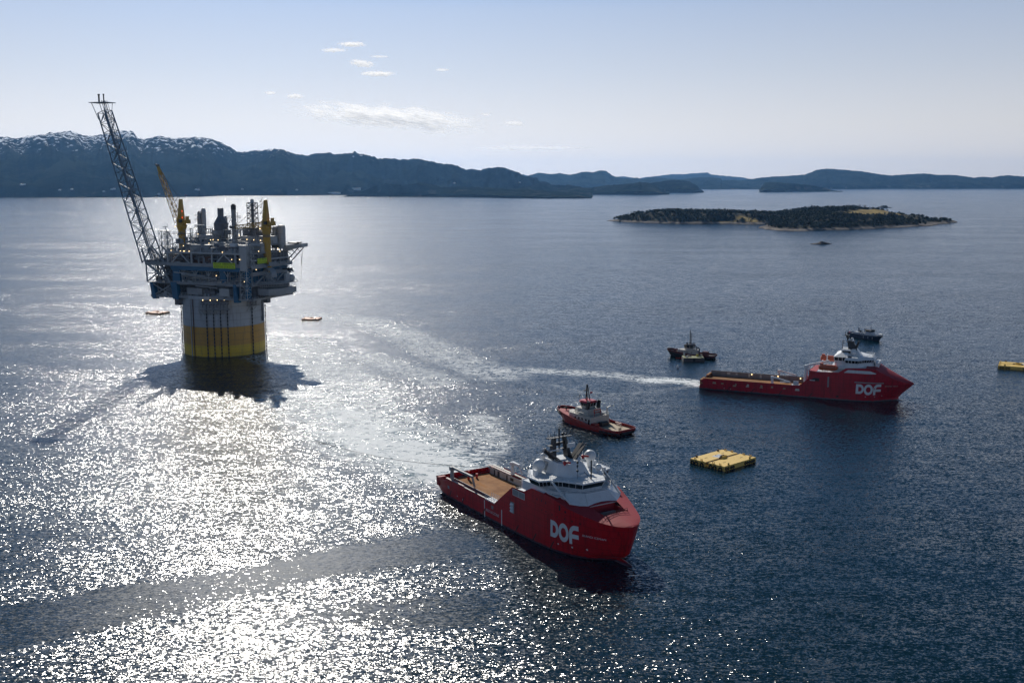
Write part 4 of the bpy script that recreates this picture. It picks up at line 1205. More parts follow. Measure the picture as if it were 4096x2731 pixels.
MB().tube((*ring(.93, 25.7), 20), (*ring(.93, 25.7), 37), .5, 6).rail([(*ring(.9, 25.4), 20), (*ring(.97, 25.6), 20)], 3, 1, .1).build('column_ladder', M_STEELD, PL)
for sn in (-.78, -.72):
    MB().tube((*ring(sn, 25.5), -2), (*ring(sn, 25.5), 36), .32, 6).build('riser_pipe', M_STEELL if sn < -.75 else M_RUST, PL)

# ---- decks and frame
X0, X1, Y0, Y1 = -38.5, 39.5, -24.0, 20.0
for z, x0, x1, y0, y1, th in ((37.2, -37, 39.5, -23.5, 20, .7), (45.6, -38.5, 39.5, -24, 20, .5), (57.0, -39.5, 39.5, -24, 20, .5), (64.8, -24, 39.5, -24, 20, .5), (69.2, -6, 39.0, -16, 19, .4)):
    d = MB().span((x0, y0, z - th), (x1, y1, z)).build('deck', M_STEEL, PL)
    MB().rail([(x0 + .1, y0 + .1, z), (x1 - .1, y0 + .1, z), (x1 - .1, y1 - .1, z)], 1.2, 2.0, .07).build('handrail', M_STEELL, d)
# edge girders
MB().span((-39.8, -24.5, 56.2), (32.6, -23.7, 58.2)).build('edge_girder', M_STEEL, PL)
MB().span((-19.8, -24.62, 53.7), (32.2, -23.6, 56.15)).build('edge_girder', M_BLUE, PL)
MB().span((-24, -24.4, 64.0), (34, -23.8, 65.1)).build('edge_girder', M_STEELL, PL)
MB().span((-37, -23.9, 36.3), (39, -23.2, 37.5)).build('edge_girder', M_STEEL, PL)
MB().span((-20, -24.3, 44.9), (32, -23.7, 46.2)).build('edge_girder', M_STEEL, PL)
MB().span((39.2, -23.5, 55.6), (40.1, 19, 58.0)).build('edge_girder', M_STEEL, PL)
MB().span((39.2, -23.5, 60.2), (40.0, 19, 61.0)).build('edge_girder', M_STEELL, PL)
MB().span((39.2, -23.5, 51.2), (40.1, 19, 53.6)).build('edge_girder', M_STEEL, PL)
MB().span((39.2, -23.5, 45.0), (40.0, 19, 46.4)).build('edge_girder', M_STEEL, PL)
MB().span((39.2, -23.5, 36.4), (40.0, 19, 37.5)).build('edge_girder', M_STEEL, PL)
# blue legs and columns
def leg(x0, w0, z0, x1, w1, z1, y=-23, d=3, mt=None):
    MB().loft([(x0 - w0 / 2, y - d / 2, z0), (x0 + w0 / 2, y - d / 2, z0), (x0 + w0 / 2, y + d / 2, z0), (x0 - w0 / 2, y + d / 2, z0)],
              [(x1 - w1 / 2, y - d / 2, z1), (x1 + w1 / 2, y - d / 2, z1), (x1 + w1 / 2, y + d / 2, z1), (x1 - w1 / 2, y + d / 2, z1)]).build('blue_leg', mt or M_BLUE, PL)
leg(-17.2, 4.2, 35.4, -18.4, 4.6, 46)
leg(-33.8, 3.2, 35.0, -35.8, 2.2, 45.6)
leg(28.2, 3.4, 35.0, 27.4, 2.2, 46)
leg(-16.4, 5.8, 46.2, -16.4, 5.0, 53.7, -22.4)
leg(17.5, 4.4, 46.4, 17.5, 4.4, 53.6, -21)
leg(36.5, 2.2, 37.5, 36.5, 2.2, 56)
for x in (-22, -4.0, 11.3, 28.6):
    MB().box((x, -23.9, 61.1), (.9, .9, 6.2)).build('column_post', M_STEELL, PL)
MB().box((11.3, -23.9, 66.3), (.8, .8, 3)).build('column_post', M_STEELL, PL)
for a, b in (((-19.5, -23.8, 58), (-12.6, -23.8, 64)), ((-12.6, -23.8, 64), (-5.5, -23.8, 58)), ((-22, -23.8, 46), (-36.5, -23.8, 56)), ((14, -23.8, 58.2), (20, -23.8, 64)), ((20, -23.8, 64), (27, -23.8, 58.2)), ((39.6, -20, 46.3), (39.6, -10, 51.3)), ((39.6, -10, 51.3), (39.6, 0, 46.3)), ((39.6, 0, 46.3), (39.6, 10, 51.3))):
    MB().bar(a, b, .65).build('brace', M_STEELL, PL)
for x in (-12, -2, 8, 22):
    MB().bar((x, -23.7, 47), (x, -23.7, 53.8), .35).bar((x, -23.7, 50.6), (x - 2.4, -23.7, 53.8), .3).bar((x, -23.7, 50.6), (x + 2.4, -23.7, 53.8), .3).build('hanger_frame', M_STEELL, PL)
# set-back walls between decks, and what stands in front of them
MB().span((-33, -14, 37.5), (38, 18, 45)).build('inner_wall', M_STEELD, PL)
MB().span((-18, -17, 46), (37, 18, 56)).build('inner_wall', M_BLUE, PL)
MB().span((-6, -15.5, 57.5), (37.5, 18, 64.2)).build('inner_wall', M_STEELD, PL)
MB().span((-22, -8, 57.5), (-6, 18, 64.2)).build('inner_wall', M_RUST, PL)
def module(name, a, b, mt):
    return MB().span(a, b).build(name, mt, PL)
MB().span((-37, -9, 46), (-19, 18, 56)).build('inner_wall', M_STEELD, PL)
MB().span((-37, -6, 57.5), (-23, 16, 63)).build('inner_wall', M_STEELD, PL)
module('equipment_house', (-9.6, -22.6, 38.6), (1.8, -16, 42.7), M_STEEL)
module('white_container', (15.2, -23.3, 38.6), (22.4, -18, 43.1), M_STEELL)
module('equipment_house', (-1, -21, 38), (10, -15, 41.2), M_STEELD)
module('equipment_house', (-28, -20, 37.8), (-20, -12, 42), M_STEEL)
module('equipment_house', (2, -22, 58), (10, -16, 62.5), M_RUST)
module('equipment_house', (-3.6, -21, 57.6), (1.4, -16, 63), M_STEELD)
module('equipment_house', (13, -21.5, 58.2), (26, -16, 62.8), M_STEELD)

def clutter(name, mt, n, box, seed, smax=3.0, pipes=True):
    """pipes, valves, skids and cable trays standing thick between two decks: nobody could count them"""
    r = random.Random(seed)
    (x0, y0, z0), (x1, y1, z1) = box
    m = MB()
    for i in range(n):
        x, y = r.uniform(x0, x1), r.uniform(y0, y1)
        k = r.random()
        if k < .28 or not pipes:
            s_ = r.uniform(.4, smax)
            h = min(r.uniform(.6, smax * 1.2), z1 - z0)
            m.box((x, y, z0 + h / 2), (s_, r.uniform(.5, 2), h))
        elif k < .50:
            h = r.uniform(.4, 1) * (z1 - z0)
            m.tube((x, y, z0), (x, y, z0 + h), r.uniform(.08, .3), 5)
            if r.random() < .5:
                m.tube((x, y, z0 + h), (x + r.uniform(-4, 4), y, z0 + h), r.uniform(.08, .25), 5)
        elif k < .80:
            L = r.uniform(2, 11)
            z = r.uniform(z0, z1)
            a = max(x0, x - L / 2); b = min(x1, x + L / 2)
            m.tube((a, y, z), (b, y, z), r.uniform(.07, .3), 5)
            m.tube((a, y, z), (a, y, max(z0, z - r.uniform(1, 3))), .12, 4)
        elif k < .9:
            m.tube((x, y, z0 + .8), (x + r.uniform(1, 3), y, z0 + .8), r.uniform(.4, .9), 8)
        else:
            z = r.uniform(z0, z1)
            m.bar((x, y, z), (x + r.uniform(-2.5, 2.5), y + r.uniform(-1, 1), min(z1, z + r.uniform(1, 3))), .2)
    o = m.build(name, mt, PL)
    o['kind'] = 'stuff'
    return o
clutter('flare_bay_pipework', M_STEELD, 130, ((-38, -21, 45.8), (-21, -9, 56)), 21, 2.6)
clutter('flare_bay_pipework', M_STEEL, 90, ((-38.5, -20, 57.2), (-24, -7, 64)), 22, 2.6)
clutter('lower_deck_pipework', M_STEEL, 150, ((-33, -23, 37.3), (36, -14.5, 44.6)), 1, 2.6)
clutter('middle_deck_pipework', M_STEEL, 240, ((-21, -23.2, 45.7), (31, -17.2, 53.4)), 2, 2.0)
clutter('middle_deck_pipework', M_PIPE, 70, ((-21, -23.4, 46), (31, -18, 53)), 3, 1.2)
clutter('main_deck_pipework', M_STEEL, 190, ((-24, -23.2, 57.1), (33, -16, 64)), 4, 2.2)
clutter('main_deck_pipework', M_RUST, 60, ((-24, -23, 57.1), (0, -12, 62.5)), 5, 2.6)
clutter('upper_deck_pipework', M_STEEL, 260, ((-23, -23, 65), (32, -6, 70)), 6, 2.4)
clutter('upper_deck_pipework', M_PIPE, 120, ((-22, -22, 65), (36, 10, 73)), 8, 2.0)
clutter('roof_pipework', M_STEEL, 240, ((-26, -12, 69.5), (37, 16, 79)), 9, 3.0)
clutter('roof_pipework', M_STEELL, 110, ((-26, -10, 69.5), (37, 16, 81)), 12, 2.4)
clutter('side_pipework', M_STEEL, 130, ((36, -23, 46), (39.4, 19, 56)), 10, 1.4)
clutter('side_pipework', M_STEEL, 130, ((36, -23, 57.1), (39.4, 19, 68)), 11, 1.8)
clutter('side_pipework', M_STEELD, 90, ((36, -22, 37.3), (39.4, 19, 45)), 13, 1.8)
clutter('aft_pipework', M_STEELD, 120, ((-33, 6, 58), (39, 19.8, 76)), 14, 3.0)
# ---- long sloping pipes below the girder
for a, b, r in (((-18, -23.9, 52.2), (6, -23.9, 50.3), .35), ((-12, -23.9, 50.8), (14, -23.9, 48.9), .25), ((-2, -23.8, 44.2), (14, -23.8, 43.4), .3)):
    MB().tube(a, b, r, 8).build('sloping_pipe', M_STEELL, PL)
# ---- name boards
def board(par, pos, rz, w, h, lines, size):
    o = MB().box((0, 0, 0), (w, .18, h)).build('name_board', M_SIGN, par)
    o.location = pos
    o.rotation_euler = (0, 0, rz)
    for i, tx in enumerate(lines):
        vs, fs = text_mesh(tx, size)
        xm = max(v.x for v in vs) - min(v.x for v in vs)
        k = w * .95 / xm
        zc = h * (.25 - .5 * i)
        for wv, wf in text_words(vs, fs):
            MB().add([(v.x * k, -.12, zc + v.y) for v in wv], wf).build('lettering', M_INK, o)
board(PL, (20.8, -24.9, 57.4), 0, 16, 3.5, ['AASTA  HANSTEEN', '6707/10 STATOIL'], 1.9)
board(PL, (40.3, -13.4, 60.1), R(90), 9.6, 3.2, ['AASTA  HANSTEEN', '6707/10 STATOIL'], 1.7)
# ---- stair and duct tower at the corner
module('duct_tower', (32.8, -25.6, 54.4), (37.4, -21.6, 70), M_STEELL)
MB().truss((35.4, -23.8, 37.2), (35.4, -23.8, 55), 4.6, 4.6, 6, .2, .15, (1, 0, 0)).span((33.2, -26, 45.2), (37.6, -21.6, 45.5)).span((33.2, -26, 50.3), (37.6, -21.6, 50.6)).build('stair_tower', M_STEELL, PL)
MB().truss((38.9, -23.2, 57), (38.9, -23.2, 70.4), 3, 3, 6, .15, .12, (1, 0, 0)).build('stair_tower', M_STEELL, PL)
# ---- top modules
module('smooth_module', (27, -11.5, 64.9), (38.6, -4, 70.6), M_STEELL)
module('roof_module', (18.5, -4, 69.3), (37, 8, 74.2), M_STEELL)
module('roof_module', (14, 4, 69.3), (24, 14, 79.4), M_STEEL)
b_ = module('roof_module', (-11.8, -6, 65), (-.8, 6, 74.6), M_STEELL)
MB().span((-10, -6.1, 70.3), (-2, -6.02, 71.6)).build('louvre', M_BLACK, b_)
module('roof_module', (-26, -3, 65), (-14, 10, 68.6), M_STEEL)
module('roof_module', (-24, 4, 68.6), (-12, 14, 72), M_STEELD)
module('deck_cabin', (-6, -21.6, 65), (8, -15, 69.4), M_STEEL)
module('deck_cabin', (9, -20, 65), (27, -12, 68.6), M_STEELD)
module('white_tank', (22.8, -21.4, 68.6), (26.6, -18.8, 70.7), M_WHITE)
# exhaust stack with a tapered hood
MB().span((-4.3, -3, 74.6), (4.7, 4.6, 77.5)).build('exhaust_house', M_STEEL, PL)
st_ = MB().lathe([(4.3, 77.4), (4.5, 81.6), (1.95, 86.0), (1.85, 91.2)], (.3, .5, 0), 4 * 4).build('exhaust_stack', M_STEELD, PL)
MB().tube((3.6, -3.2, 70), (5.6, -3.2, 80), 1.0, 8).build('exhaust_duct', M_STEELD, PL)
# turbine stack with black cap and platform ring
m = MB().tube((10.6, 0, 69), (10.6, 0, 91), 1.45, 14).build('turbine_stack', M_STEEL, PL)
MB().tube((10.6, 0, 90.3), (10.6, 0, 93.2), 1.6, 14).tube((10.6, 0, 93.2), (10.6, 0, 93.9), 1.0, 10).build('black_cap', M_BLACK, m)
MB().box((10.6, 0, 85.2), (7.2, 5, .3)).rail([(7.1, -2.5, 85.3), (14.1, -2.5, 85.3), (14.1, 2.5, 85.3)], 1.3, 1.1, .08).bar((7.4, -2.3, 85), (7.4, -2.3, 69), .25).bar((13.8, -2.3, 85), (13.8, -2.3, 69), .25).bar((7.4, -2.3, 80), (10, -2.3, 85), .2).bar((13.8, -2.3, 80), (11, -2.3, 85), .2).build('stack_platform', M_STEELL, m)
MB().path([(12.4, -.6, 81), (14.0, -.6, 83), (14.0, -.6, 88.6), (12.2, -.6, 89)], .18, 6).build('side_pipe', M_STEEL, m)
# lattice tower with small dome
m = MB().truss((23.4, 2, 74), (23.4, 2, 94.6), 4.8, 4.6, 13, .26, .2, (1, 0, 0)).tube((23.4, 2, 70), (23.4, 2, 95), .9, 8).build('lattice_tower', M_STEELD, PL)
for z in (79, 83.5, 88, 92.6):
    MB().box((23.4, 2, z), (6.0, 5.6, .2)).build('tower_platform', M_STEEL, m)
MB().lathe([(3.2, 94.4), (2.2, 95.2), (1.2, 95.4), (1.1, 96.4), (.3, 97)], (23.4, 2, 0), 10).build('tower_dome', M_STEELL, m)
# process column group on the far edge
for x, y, r, z1, mt in ((-20.5, 6, 1.3, 89, M_STEEL), (-17.6, 6.5, 1.5, 91, M_STEELL), (-23, 8, .8, 86, M_STEEL), (3.5, 10, 1.2, 85, M_STEEL), (-7, 9, 1.6, 83, M_STEELL), (-4, 11, .9, 86, M_STEEL), (30, 9, 1.0, 84, M_STEEL)):
    m = MB().tube((x, y, 65), (x, y, z1 - r), r, 12).ball((x, y, z1 - r), r, 12).build('process_column', mt, PL)
    for z in (74, 79, z1 - 3):
        MB().box((x, y, z), (2 * r + 1.7, 2 * r + 1.7, .15)).rail([(x - r - .8, y - r - .8, z), (x + r + .8, y - r - .8, z)], 1.1, .8, .06).build('column_platform', M_STEELL, m)
for x, y, r, z0, z1 in ((36.6, 13, 2.6, 66, 81), (31.8, 13.5, 2.0, 66, 80)):
    m = MB().tube((x, y, z0), (x, y, z1 - r * .6), r, 18).ball((x, y, z1 - r * .6), r, 16, .6).build('storage_vessel', M_STEELL, PL)
    g = MB()
    for z in (69, 72, 75, 78):
        g.lathe([(r + .06, z), (r + .06, z + .25)], (x, y, 0), 18, cap=False)
    g.tube((x - r - .4, y - 1, z0), (x - r - .4, y - 1, z1), .12, 4).build('vessel_band', M_STEEL, m)
# scaffold tower and gantry behind the flare boom
m = MB()
for i in range(3):
    m.truss((-35.5 + i * 2.4, -13 + (i % 2) * 2, 57), (-35.5 + i * 2.4, -13 + (i % 2) * 2, 77), 2.2, 2.2, 10, .13, .1, (1, 0, 0))
for z in (63, 67, 71, 75, 77):
    m.box((-33.1, -12, z), (7.6, 4.6, .2))
m.build('scaffold_tower', M_STEELL, PL)
MB().bar((-28, -12, 57), (-28, -12, 72.5), .4).bar((-28, -12, 72.5), (-33, -12, 78.4), .4).bar((-33, -12, 78.4), (-33, -12, 80), .3).bar((-35.2, -12, 79.4), (-31.4, -12, 79.4), .3).tube((-31.4, -12, 79.2), (-31.4, -12, 81.6), .12, 4).bar((-32, -12, 70), (-28, -12, 72), .25).bar((-32, -12, 62), (-28, -12, 66), .25).build('gantry', M_FLARE, PL)
# ---- flare boom
FB = Vector((-33.8, -19.5, 46)); FT = Vector((-69.6, -19.5, 151))
fl = MB().truss(FB.lerp(FT, .12), FT, 8.8, 6.0, 15, .46, .22, (0, 1, 0)).build('flare_boom', M_FLARE, PL)
m = MB()
for dx, dy, r in ((-1.2, -1.0, .2), (.7, -1.2, .16), (-.1, .8, .26), (1.6, .6, .14), (-1.9, .9, .14)):
    m.tube(FB + Vector((dx, dy, 4)), FT + Vector((dx, dy, 7)), r, 6)
m.build('flare_pipe', M_STEELD, fl)
hd = MB().box((-71.2, -19.5, 156.6), (13.5, 9, .4)).build('flare_platform', M_FLARE, fl)
m = MB()
for x, y in ((-76.5, -23), (-76.5, -16), (-66.3, -23), (-66.3, -16)):
    m.bar(FT + Vector((-2.6 if x < -70 else 2.6, -2.6 if y < -20 else 2.6, -5)), (x, y, 156.4), .3)
m.build('platform_strut', M_FLARE, fl)
for x, y in ((-73.6, -19.5), (-69.8, -19.5)):
    MB().tube((x, y, 156.6), (x, y, 161.3), .55 if x < -72 else .4, 8).tube((x, y, 161.3), (x, y, 162), .75 if x < -72 else .55, 8).build('flare_tip', M_BLACK, fl)
m = MB()
for y in (-24, -13.5):
    m.bar((-39.3, y, 58), (-39.0, y, 45.4), .9).bar((-21, y, 45.5), (-30, y, 60), .9).bar((-39, y, 45.6), (-24, y, 56), .6).bar((-38.4, y, 56.4), (-21.5, y, 46), .6).bar((-38, y, 51), (-22, y, 51), .4)
    m.bar((-36, y, 45), (-19.5, y, 37.5), .6).bar((-34, y, 37.5), (-19.5, y, 44.6), .6).bar((-34.5, y, 45.4), (-20, y, 45.4), .7).bar((-34, y, 36.4), (-19, y, 36.4), .6)
    m.bar((-43, y + 1.0 if y < -20 else y - 1, 66), (-39.3, y, 57), .9).bar((-35, y + 1.0 if y < -20 else y - 1, 68), (-24, y, 57), .8)
m.build('flare_base_frame', M_STEEL, PL)
module('flare_base_panel', (-39.6, -23.2, 56.0), (-21, -22.6, 59.4), M_STEELD)
module('stair_block', (-38.5, -21, 36.5), (-35.5, -10, 45), M_STEELD)
# ---- cranes
def platform_crane(x, y, z0, z1, tip, w):
    p = MB().tube((x, y, z0), (x, y, z1), 2.35, 20).lathe([(2.35, z1 - 3), (3.3, z1), (3.3, z1 + .8)], (x, y, 0), 18).build('pedestal_crane', M_YEL, PL)
    MB().box((x, y, z1 - 5), (8.6, 7, .3)).rail([(x - 4.3, y - 3.5, z1 - 4.9), (x + 4.3, y - 3.5, z1 - 4.9)], 1.2, 1.2, .08).build('access_ring', M_STEELD, p)
    h = MB().box((x, y, z1 + 2.6), (4.2, 4.4, 3.6)).box((x + 3.4, y + .4, z1 + 2.8), (3.6, 4.2, 2.6)).box((x + 4.6, y, z1 + 5), (1.3, 2, 2.4)).loft([(x - 1.9, y - 1.7, z1 + 4), (x + 1.6, y - 1.7, z1 + 4), (x + 1.6, y + 1.7, z1 + 4), (x - 1.9, y + 1.7, z1 + 4)], [(x - .6, y - .9, z1 + 17), (x + .9, y - .9, z1 + 17), (x + .9, y + .9, z1 + 17), (x - .6, y + .9, z1 + 17)]).build('crane_house', M_YEL, p)
    MB().box((x + 1.2, y - 2.6, z1 + 3.2), (1.9, 1.2, 2.0)).build('cab_window', M_GLASS, h)
    g = MB()
    for k in range(3):
        z = z1 + 8.5 + k * 3.6
        g.box((x - 2.4, y, z), (2.2, 2.2, .15)).rail([(x - 3.4, y - 1, z), (x - 3.4, y + 1, z)], 1.1, 1, .07).bar((x - 3.2, y - .9, z), (x - 1.2, y - .9, z + 3), .16)
    g.build('mast_ladder', M_STEELD, h)
    a = Vector((x - 2.2, y, z1 + 2.2))
    b = Vector(tip)
    d = (b - a)
    bm = MB().truss(a, a.lerp(b, .86), w, w * .62, 13, .2, .13, (0, 1, 0)).loft(*[[tuple(a.lerp(b, q) + Vector((sx * e * .5, sy * e * .5, 0))) for sx, sy in ((-1, -1), (1, -1), (1, 1), (-1, 1))] for q, e in ((.84, w * .6), (.99, w * .35))]).build('crane_boom', M_YEL, p)
    MB().box(b, (1.6, 1.4, 1.5)).ball(b + Vector((-.9, 0, .3)), .9, 8).build('boom_head', M_BARE, bm)
    top = Vector((x, y, z1 + 16.6))
    m = MB()
    for s_ in (-.5, .5):
        m.tube(top + Vector((0, s_, 0)), b.lerp(a, .06) + Vector((0, s_ * .5, 0)), .07, 4)
    m.build('hoist_rope', M_BLACK, bm)
    for s_ in (-1, 1):
        MB().ball((x - 2.0 + s_ * .9, y - 2.6, z1 - .4), .3, 8).build('crane_lamp', M_LAMP, p)
    return p
platform_crane(-29.2, -1, 57, 79.6, (-46.0, -1, 117.8), 3.4)
platform_crane(38.9, -6, 52.5, 79.6, (12.5, -5, 79.4), 3.0)
MB().bar((12.6, -8, 69.4), (17.6, -5, 79.2), .6).bar((17.6, -8, 69.4), (17.6, -5, 79.2), .6).bar((14, -7.4, 72.4), (17.6, -7.4, 73.4), .4).build('boom_rest', M_STEELL, PL)
MB().span((36.8, -9.4, 56.6), (43, -2, 57.3)).span((42.2, -9.4, 57.3), (42.5, -2, 58.9)).build('crane_platform', M_STEEL, PL)
# ---- balcony with hose reel on the right-hand face
bl = [(39.6, -18), (47.5, -18), (51.2, -12), (51.2, 6), (39.6, 6)]
rb = MB().prism(bl, 39.6, 43.4).prism([(39.6, -18.5), (48, -18.5), (52, -12.2), (52, 7), (39.6, 7)], 46.2, 46.6).build('reel_balcony', M_STEEL, PL)
MB().rail([(39.8, -18.2, 46.6), (47.8, -18.2, 46.6), (51.7, -12, 46.6), (51.7, 6.8, 46.6)], 1.3, 1.5, .08).rail([(39.8, -17.8, 43.4), (47.3, -17.8, 43.4), (51, -12, 43.4), (51, 5.8, 43.4)], 2.8, 1.5, .09).build('handrail', M_STEELL, rb)
RC = Vector((43.6, -13.5, 50.8))
re = MB()
ax = Vector((-.35, -.94, 0)).normalized()
sd_ = Vector((0, 0, 1)).cross(ax)
def rp(a, r, o):
    return RC + sd_ * (r * math.cos(a)) + Vector((0, 0, r * math.sin(a))) + ax * o
for o_ in (0, -3.4):
    for i in range(20):
        a, b = 2 * math.pi * i / 20, 2 * math.pi * (i + 1) / 20
        re.tube(rp(a, 4.4, o_), rp(b, 4.4, o_), .16, 5).tube(rp(a, 2.1, o_), rp(b, 2.1, o_), .14, 5)
    for i in range(10):
        a = 2 * math.pi * i / 10
        re.tube(rp(a, .4, o_), rp(a, 4.4, o_), .11, 4)
re.tube(rp(0, 0, .4), rp(0, 0, -3.8), 1.0, 10)
re.build('hose_reel', M_STEELL, PL)
cv, cf = [], []
for i in range(13):
    a = R(-5 + 150 * i / 12)
    for o_ in (.2, -3.6):
        for r_ in (4.9, 5.1):
            cv.append(tuple(rp(a, r_, o_)))
for i in range(12):
    k = i * 4
    cf += [(k, k + 4, k + 6, k + 2), (k + 1, k + 3, k + 7, k + 5), (k, k + 1, k + 5, k + 4), (k + 2, k + 6, k + 7, k + 3)]
MB().add(cv, cf).build('reel_cover', M_STEEL, PL)
m = MB().tube((47.4, 1.5, 46.6), (47.4, 1.5, 51.6), 1.9, 14).build('white_tank', M_STEELL, PL)
MB().ball((48.6, 4.6, 48.6), 2.3, 12).build('sphere_tank', M_STEELL, PL)
for y in (8, 9.4, 10.8, 12.2):
    for z in (48.6, 53.4):
        if (y * 10 + z) % 3 < 2.4:
            MB().path([(39.5, y, z), (43, y, z + .2), (44.6, y, z - .6), (45.2, y, z - 2)], .38, 8).build('discharge_pipe', M_BLACK, PL)
# lifeboat shelf jutting out on the far side
lb = MB().loft([(38, 12, 64.6), (52, 12, 67.2), (52, 19, 67.2), (38, 19, 64.6)], [(38, 12, 68.0), (52, 12, 69.4), (52, 19, 69.4), (38, 19, 68.0)]).build('cantilever_shelf', M_STEELL, PL)
MB().box((44, 15, 69.4), (6, 4, 1)).box((48.4, 15, 69.8), (1.8, 3, .9)).build('shelf_gear', M_BLACK, lb)
m = MB()
for y in (12.4, 18.6):
    m.bar((49, y, 66.4), (39.5, y, 57.5), .55).bar((44, y, 62.2), (40, y, 65), .3).bar((46.4, y, 64.2), (44, y, 66), .3)
m.build('shelf_brace', M_STEEL, lb)
MB().tube((50.6, 15, 66.6), (48.2, 15, 40), .09, 4).tube((50.2, 15, 62.6), (49.6, 15, 56), .22, 5).build('hanging_line', M_BLACK, lb)
# ---- working lamps left burning on the decks
for p in ((-19, -24.4, 65.6), (-12, -24.3, 65.4), (-9.5, -24.3, 65.4), (-8.8, -24.3, 65.4), (-5.4, -24.3, 65.4), (19.5, -24.4, 65.4), (-13, -20, 68.4), (3, -14, 72), (5, -14, 72.2), (8, -13, 72), (1, -13, 69.8), (-11, -8, 75), (19, -6.5, 74.8), (23, -4.3, 72.2), (28, -4.3, 72), (33, -4.3, 71.8), (39.8, -16, 66), (39.9, 4, 66.6), (39.9, 6, 64.6), (33, -26, 61.5), (26, -24.2, 61.2), (36, -26.1, 48.3), (14, -24, 51), (39.9, -1, 53.4), (40.4, -20, 55.2)):
    MB().ball(p, .22, 8).build('deck_lamp', M_LAMP, PL)
for sn in (-.44, -.28, -.13, .02, .17, .56, .68):
    MB().ball((*ring(sn, 27.6), 36.0), .28, 8).build('deck_lamp', M_LAMP, PL)
for z in (85, 89):
    MB().ball((-27.4, -2.2, z), .22, 6).build('red_lamp', emit('red_lamp_glass', (1, .08, .03), 5) if z == 85 else bpy.data.materials['red_lamp_glass'], PL)

# ==================================================================== SMALL CRAFT
M_TUGRED = hull_paint('orange_red_hull_plating', (0.37, 0.018, 0.014), (0.05, 0.02, 0.02), .25, (0.26, 0.02, 0.015))
M_DARKRED = paint('dark_red_plating', (0.10, 0.012, 0.014), .5, .3, (.08, .01, .01))
M_NAVY = hull_paint('navy_blue_hull_plating', (0.018, 0.045, 0.09), (0.05, 0.05, 0.055), .15, (0.006, 0.015, 0.03))
M_BUFF = paint('buff_superstructure', (0.50, 0.47, 0.41), 0.5, 0.35, (0.34, 0.29, 0.23), 0.4)
M_GREYBOAT = paint('boat_grey', (0.48, 0.50, 0.52), 0.5, 0.25, (0.2, 0.2, 0.2), 0.4)
M_MOSS = paint('weathered_green_deck', (0.26, 0.28, 0.15), 0.85, 0.6, (0.14, 0.13, 0.08), 0.5, streak=False)
M_CONC = paint('dark_barge_side', (0.10, 0.09, 0.085), 0.8, 0.5, (0.05, 0.04, 0.035), 0.5)

def bulwark(h, par, xs_, hh, th, mt, name='bulwark'):
    """thin plate standing on the sheer line, both sides, closed at the stern"""
    m = MB()
    pts = []
    for x in xs_:
        zt = h.col(x, 3)
        xx, b = h.pt(x, zt)
        pts.append((xx, b, zt))
    for sg in (-1, 1):
        vs = []
        for x, b, z in pts:
            vs += [(x, sg * (b - .02), z - .5), (x, sg * (b - .02), z + hh), (x, sg * (b - th), z + hh), (x, sg * (b - th), z - .5)]
        fs = []
        for i in range(len(pts) - 1):
            k = i * 4
            for j in range(4):
                q = (k + j, k + 4 + j, k + 4 + (j + 1) % 4, k + (j + 1) % 4)
                fs.append(q if sg < 0 else q[::-1])
        m.add(vs, fs)
    x, b, z = pts[0]
    m.span((x, -b + .02, z - .5), (x + th, b - .02, z + hh))
    return m.build(name, mt, par)

def deck_plate(h, par, xs_, dz, mt, name='deck'):
    m = MB()
    vs = []
    for x in xs_:
        zt = h.col(x, 3)
        xx, b = h.pt(x, zt)
        for f in (-1, -.5, 0, .5, 1):
            vs.append((xx, f * (b - .05), zt + dz))
    fs = []
    for i in range(len(xs_) - 1):
        for j in range(4):
            k = i * 5 + j
            fs.append((k, k + 5, k + 6, k + 1))
    return m.add(vs, fs).build(name, mt, par)

def windows_round(par, poly0, poly1, z0, z1, n, mt_post, name='wheelhouse_window'):
    g = MB().loft(at(poly0, z0), at(poly1, z1)).build(name, M_GLASS, par)
    m = MB()
    k = len(poly0)
    for i in range(k):
        a0, a1, b0, b1 = poly0[i], poly0[(i + 1) % k], poly1[i], poly1[(i + 1) % k]
        for q in range(n):
            t_ = q / n
            p = (a0[0] + (a1[0] - a0[0]) * t_, a0[1] + (a1[1] - a0[1]) * t_, z0 - .05)
            r = (b0[0] + (b1[0] - b0[0]) * t_, b0[1] + (b1[1] - b0[1]) * t_, z1 + .05)
            m.bar(p, r, .2)
    m.build_each('window_post', mt_post, par)
    return g

# ---- red tug between the two supply ships
TUG = thing('tugboat', 'bright red tug with tan after deck, just behind the ship marked RESCUE ZONE', 'tugboat', (36.2, 455.4, 0), R(128), 'red tugs')
st = [(-21.6, 3.6, 4.8, 2.0), (-20.6, 5.0, 6.0, 2.0), (-18.5, 6.0, 6.8, 2.0), (-14, 6.6, 7.2, 2.0), (-5, 7.0, 7.3, 2.1), (1, 7.0, 7.3, 2.7), (8, 6.6, 7.1, 3.5), (13, 5.6, 6.5, 4.0), (17.5, 3.7, 5.2, 4.5), (20.4, 2.0, 3.6, 4.8), (22.2, .9, 1.9, 5.0), (22.9, .15, .4, 5.05)]
TH = Hull(st, [(-4, 19.2), (0, 20.2), (1.5, 20.9), (5.1, 23.0)], 8, .8, [(0, -20.2), (2, -21.8)])
th_ = TH.mesh(2).build('hull', M_TUGRED, TUG)
deck_plate(TH, TUG, [-21.2, -20, -18, -14, -9, -4.0], -.75, M_PALEWOOD, 'after_deck')
deck_plate(TH, TUG, [-4.2, 1, 5, 9, 12, 15, 18, 20.4, 22], -.45, M_REDDECK, 'fore_deck')
bulwark(TH, TUG, [-21.4, -20.5, -18.5, -14, -9, -5, 1, 8, 13, 17.5, 20.4, 22.2, 22.85], .55, .22, M_TUGRED)
m = MB()
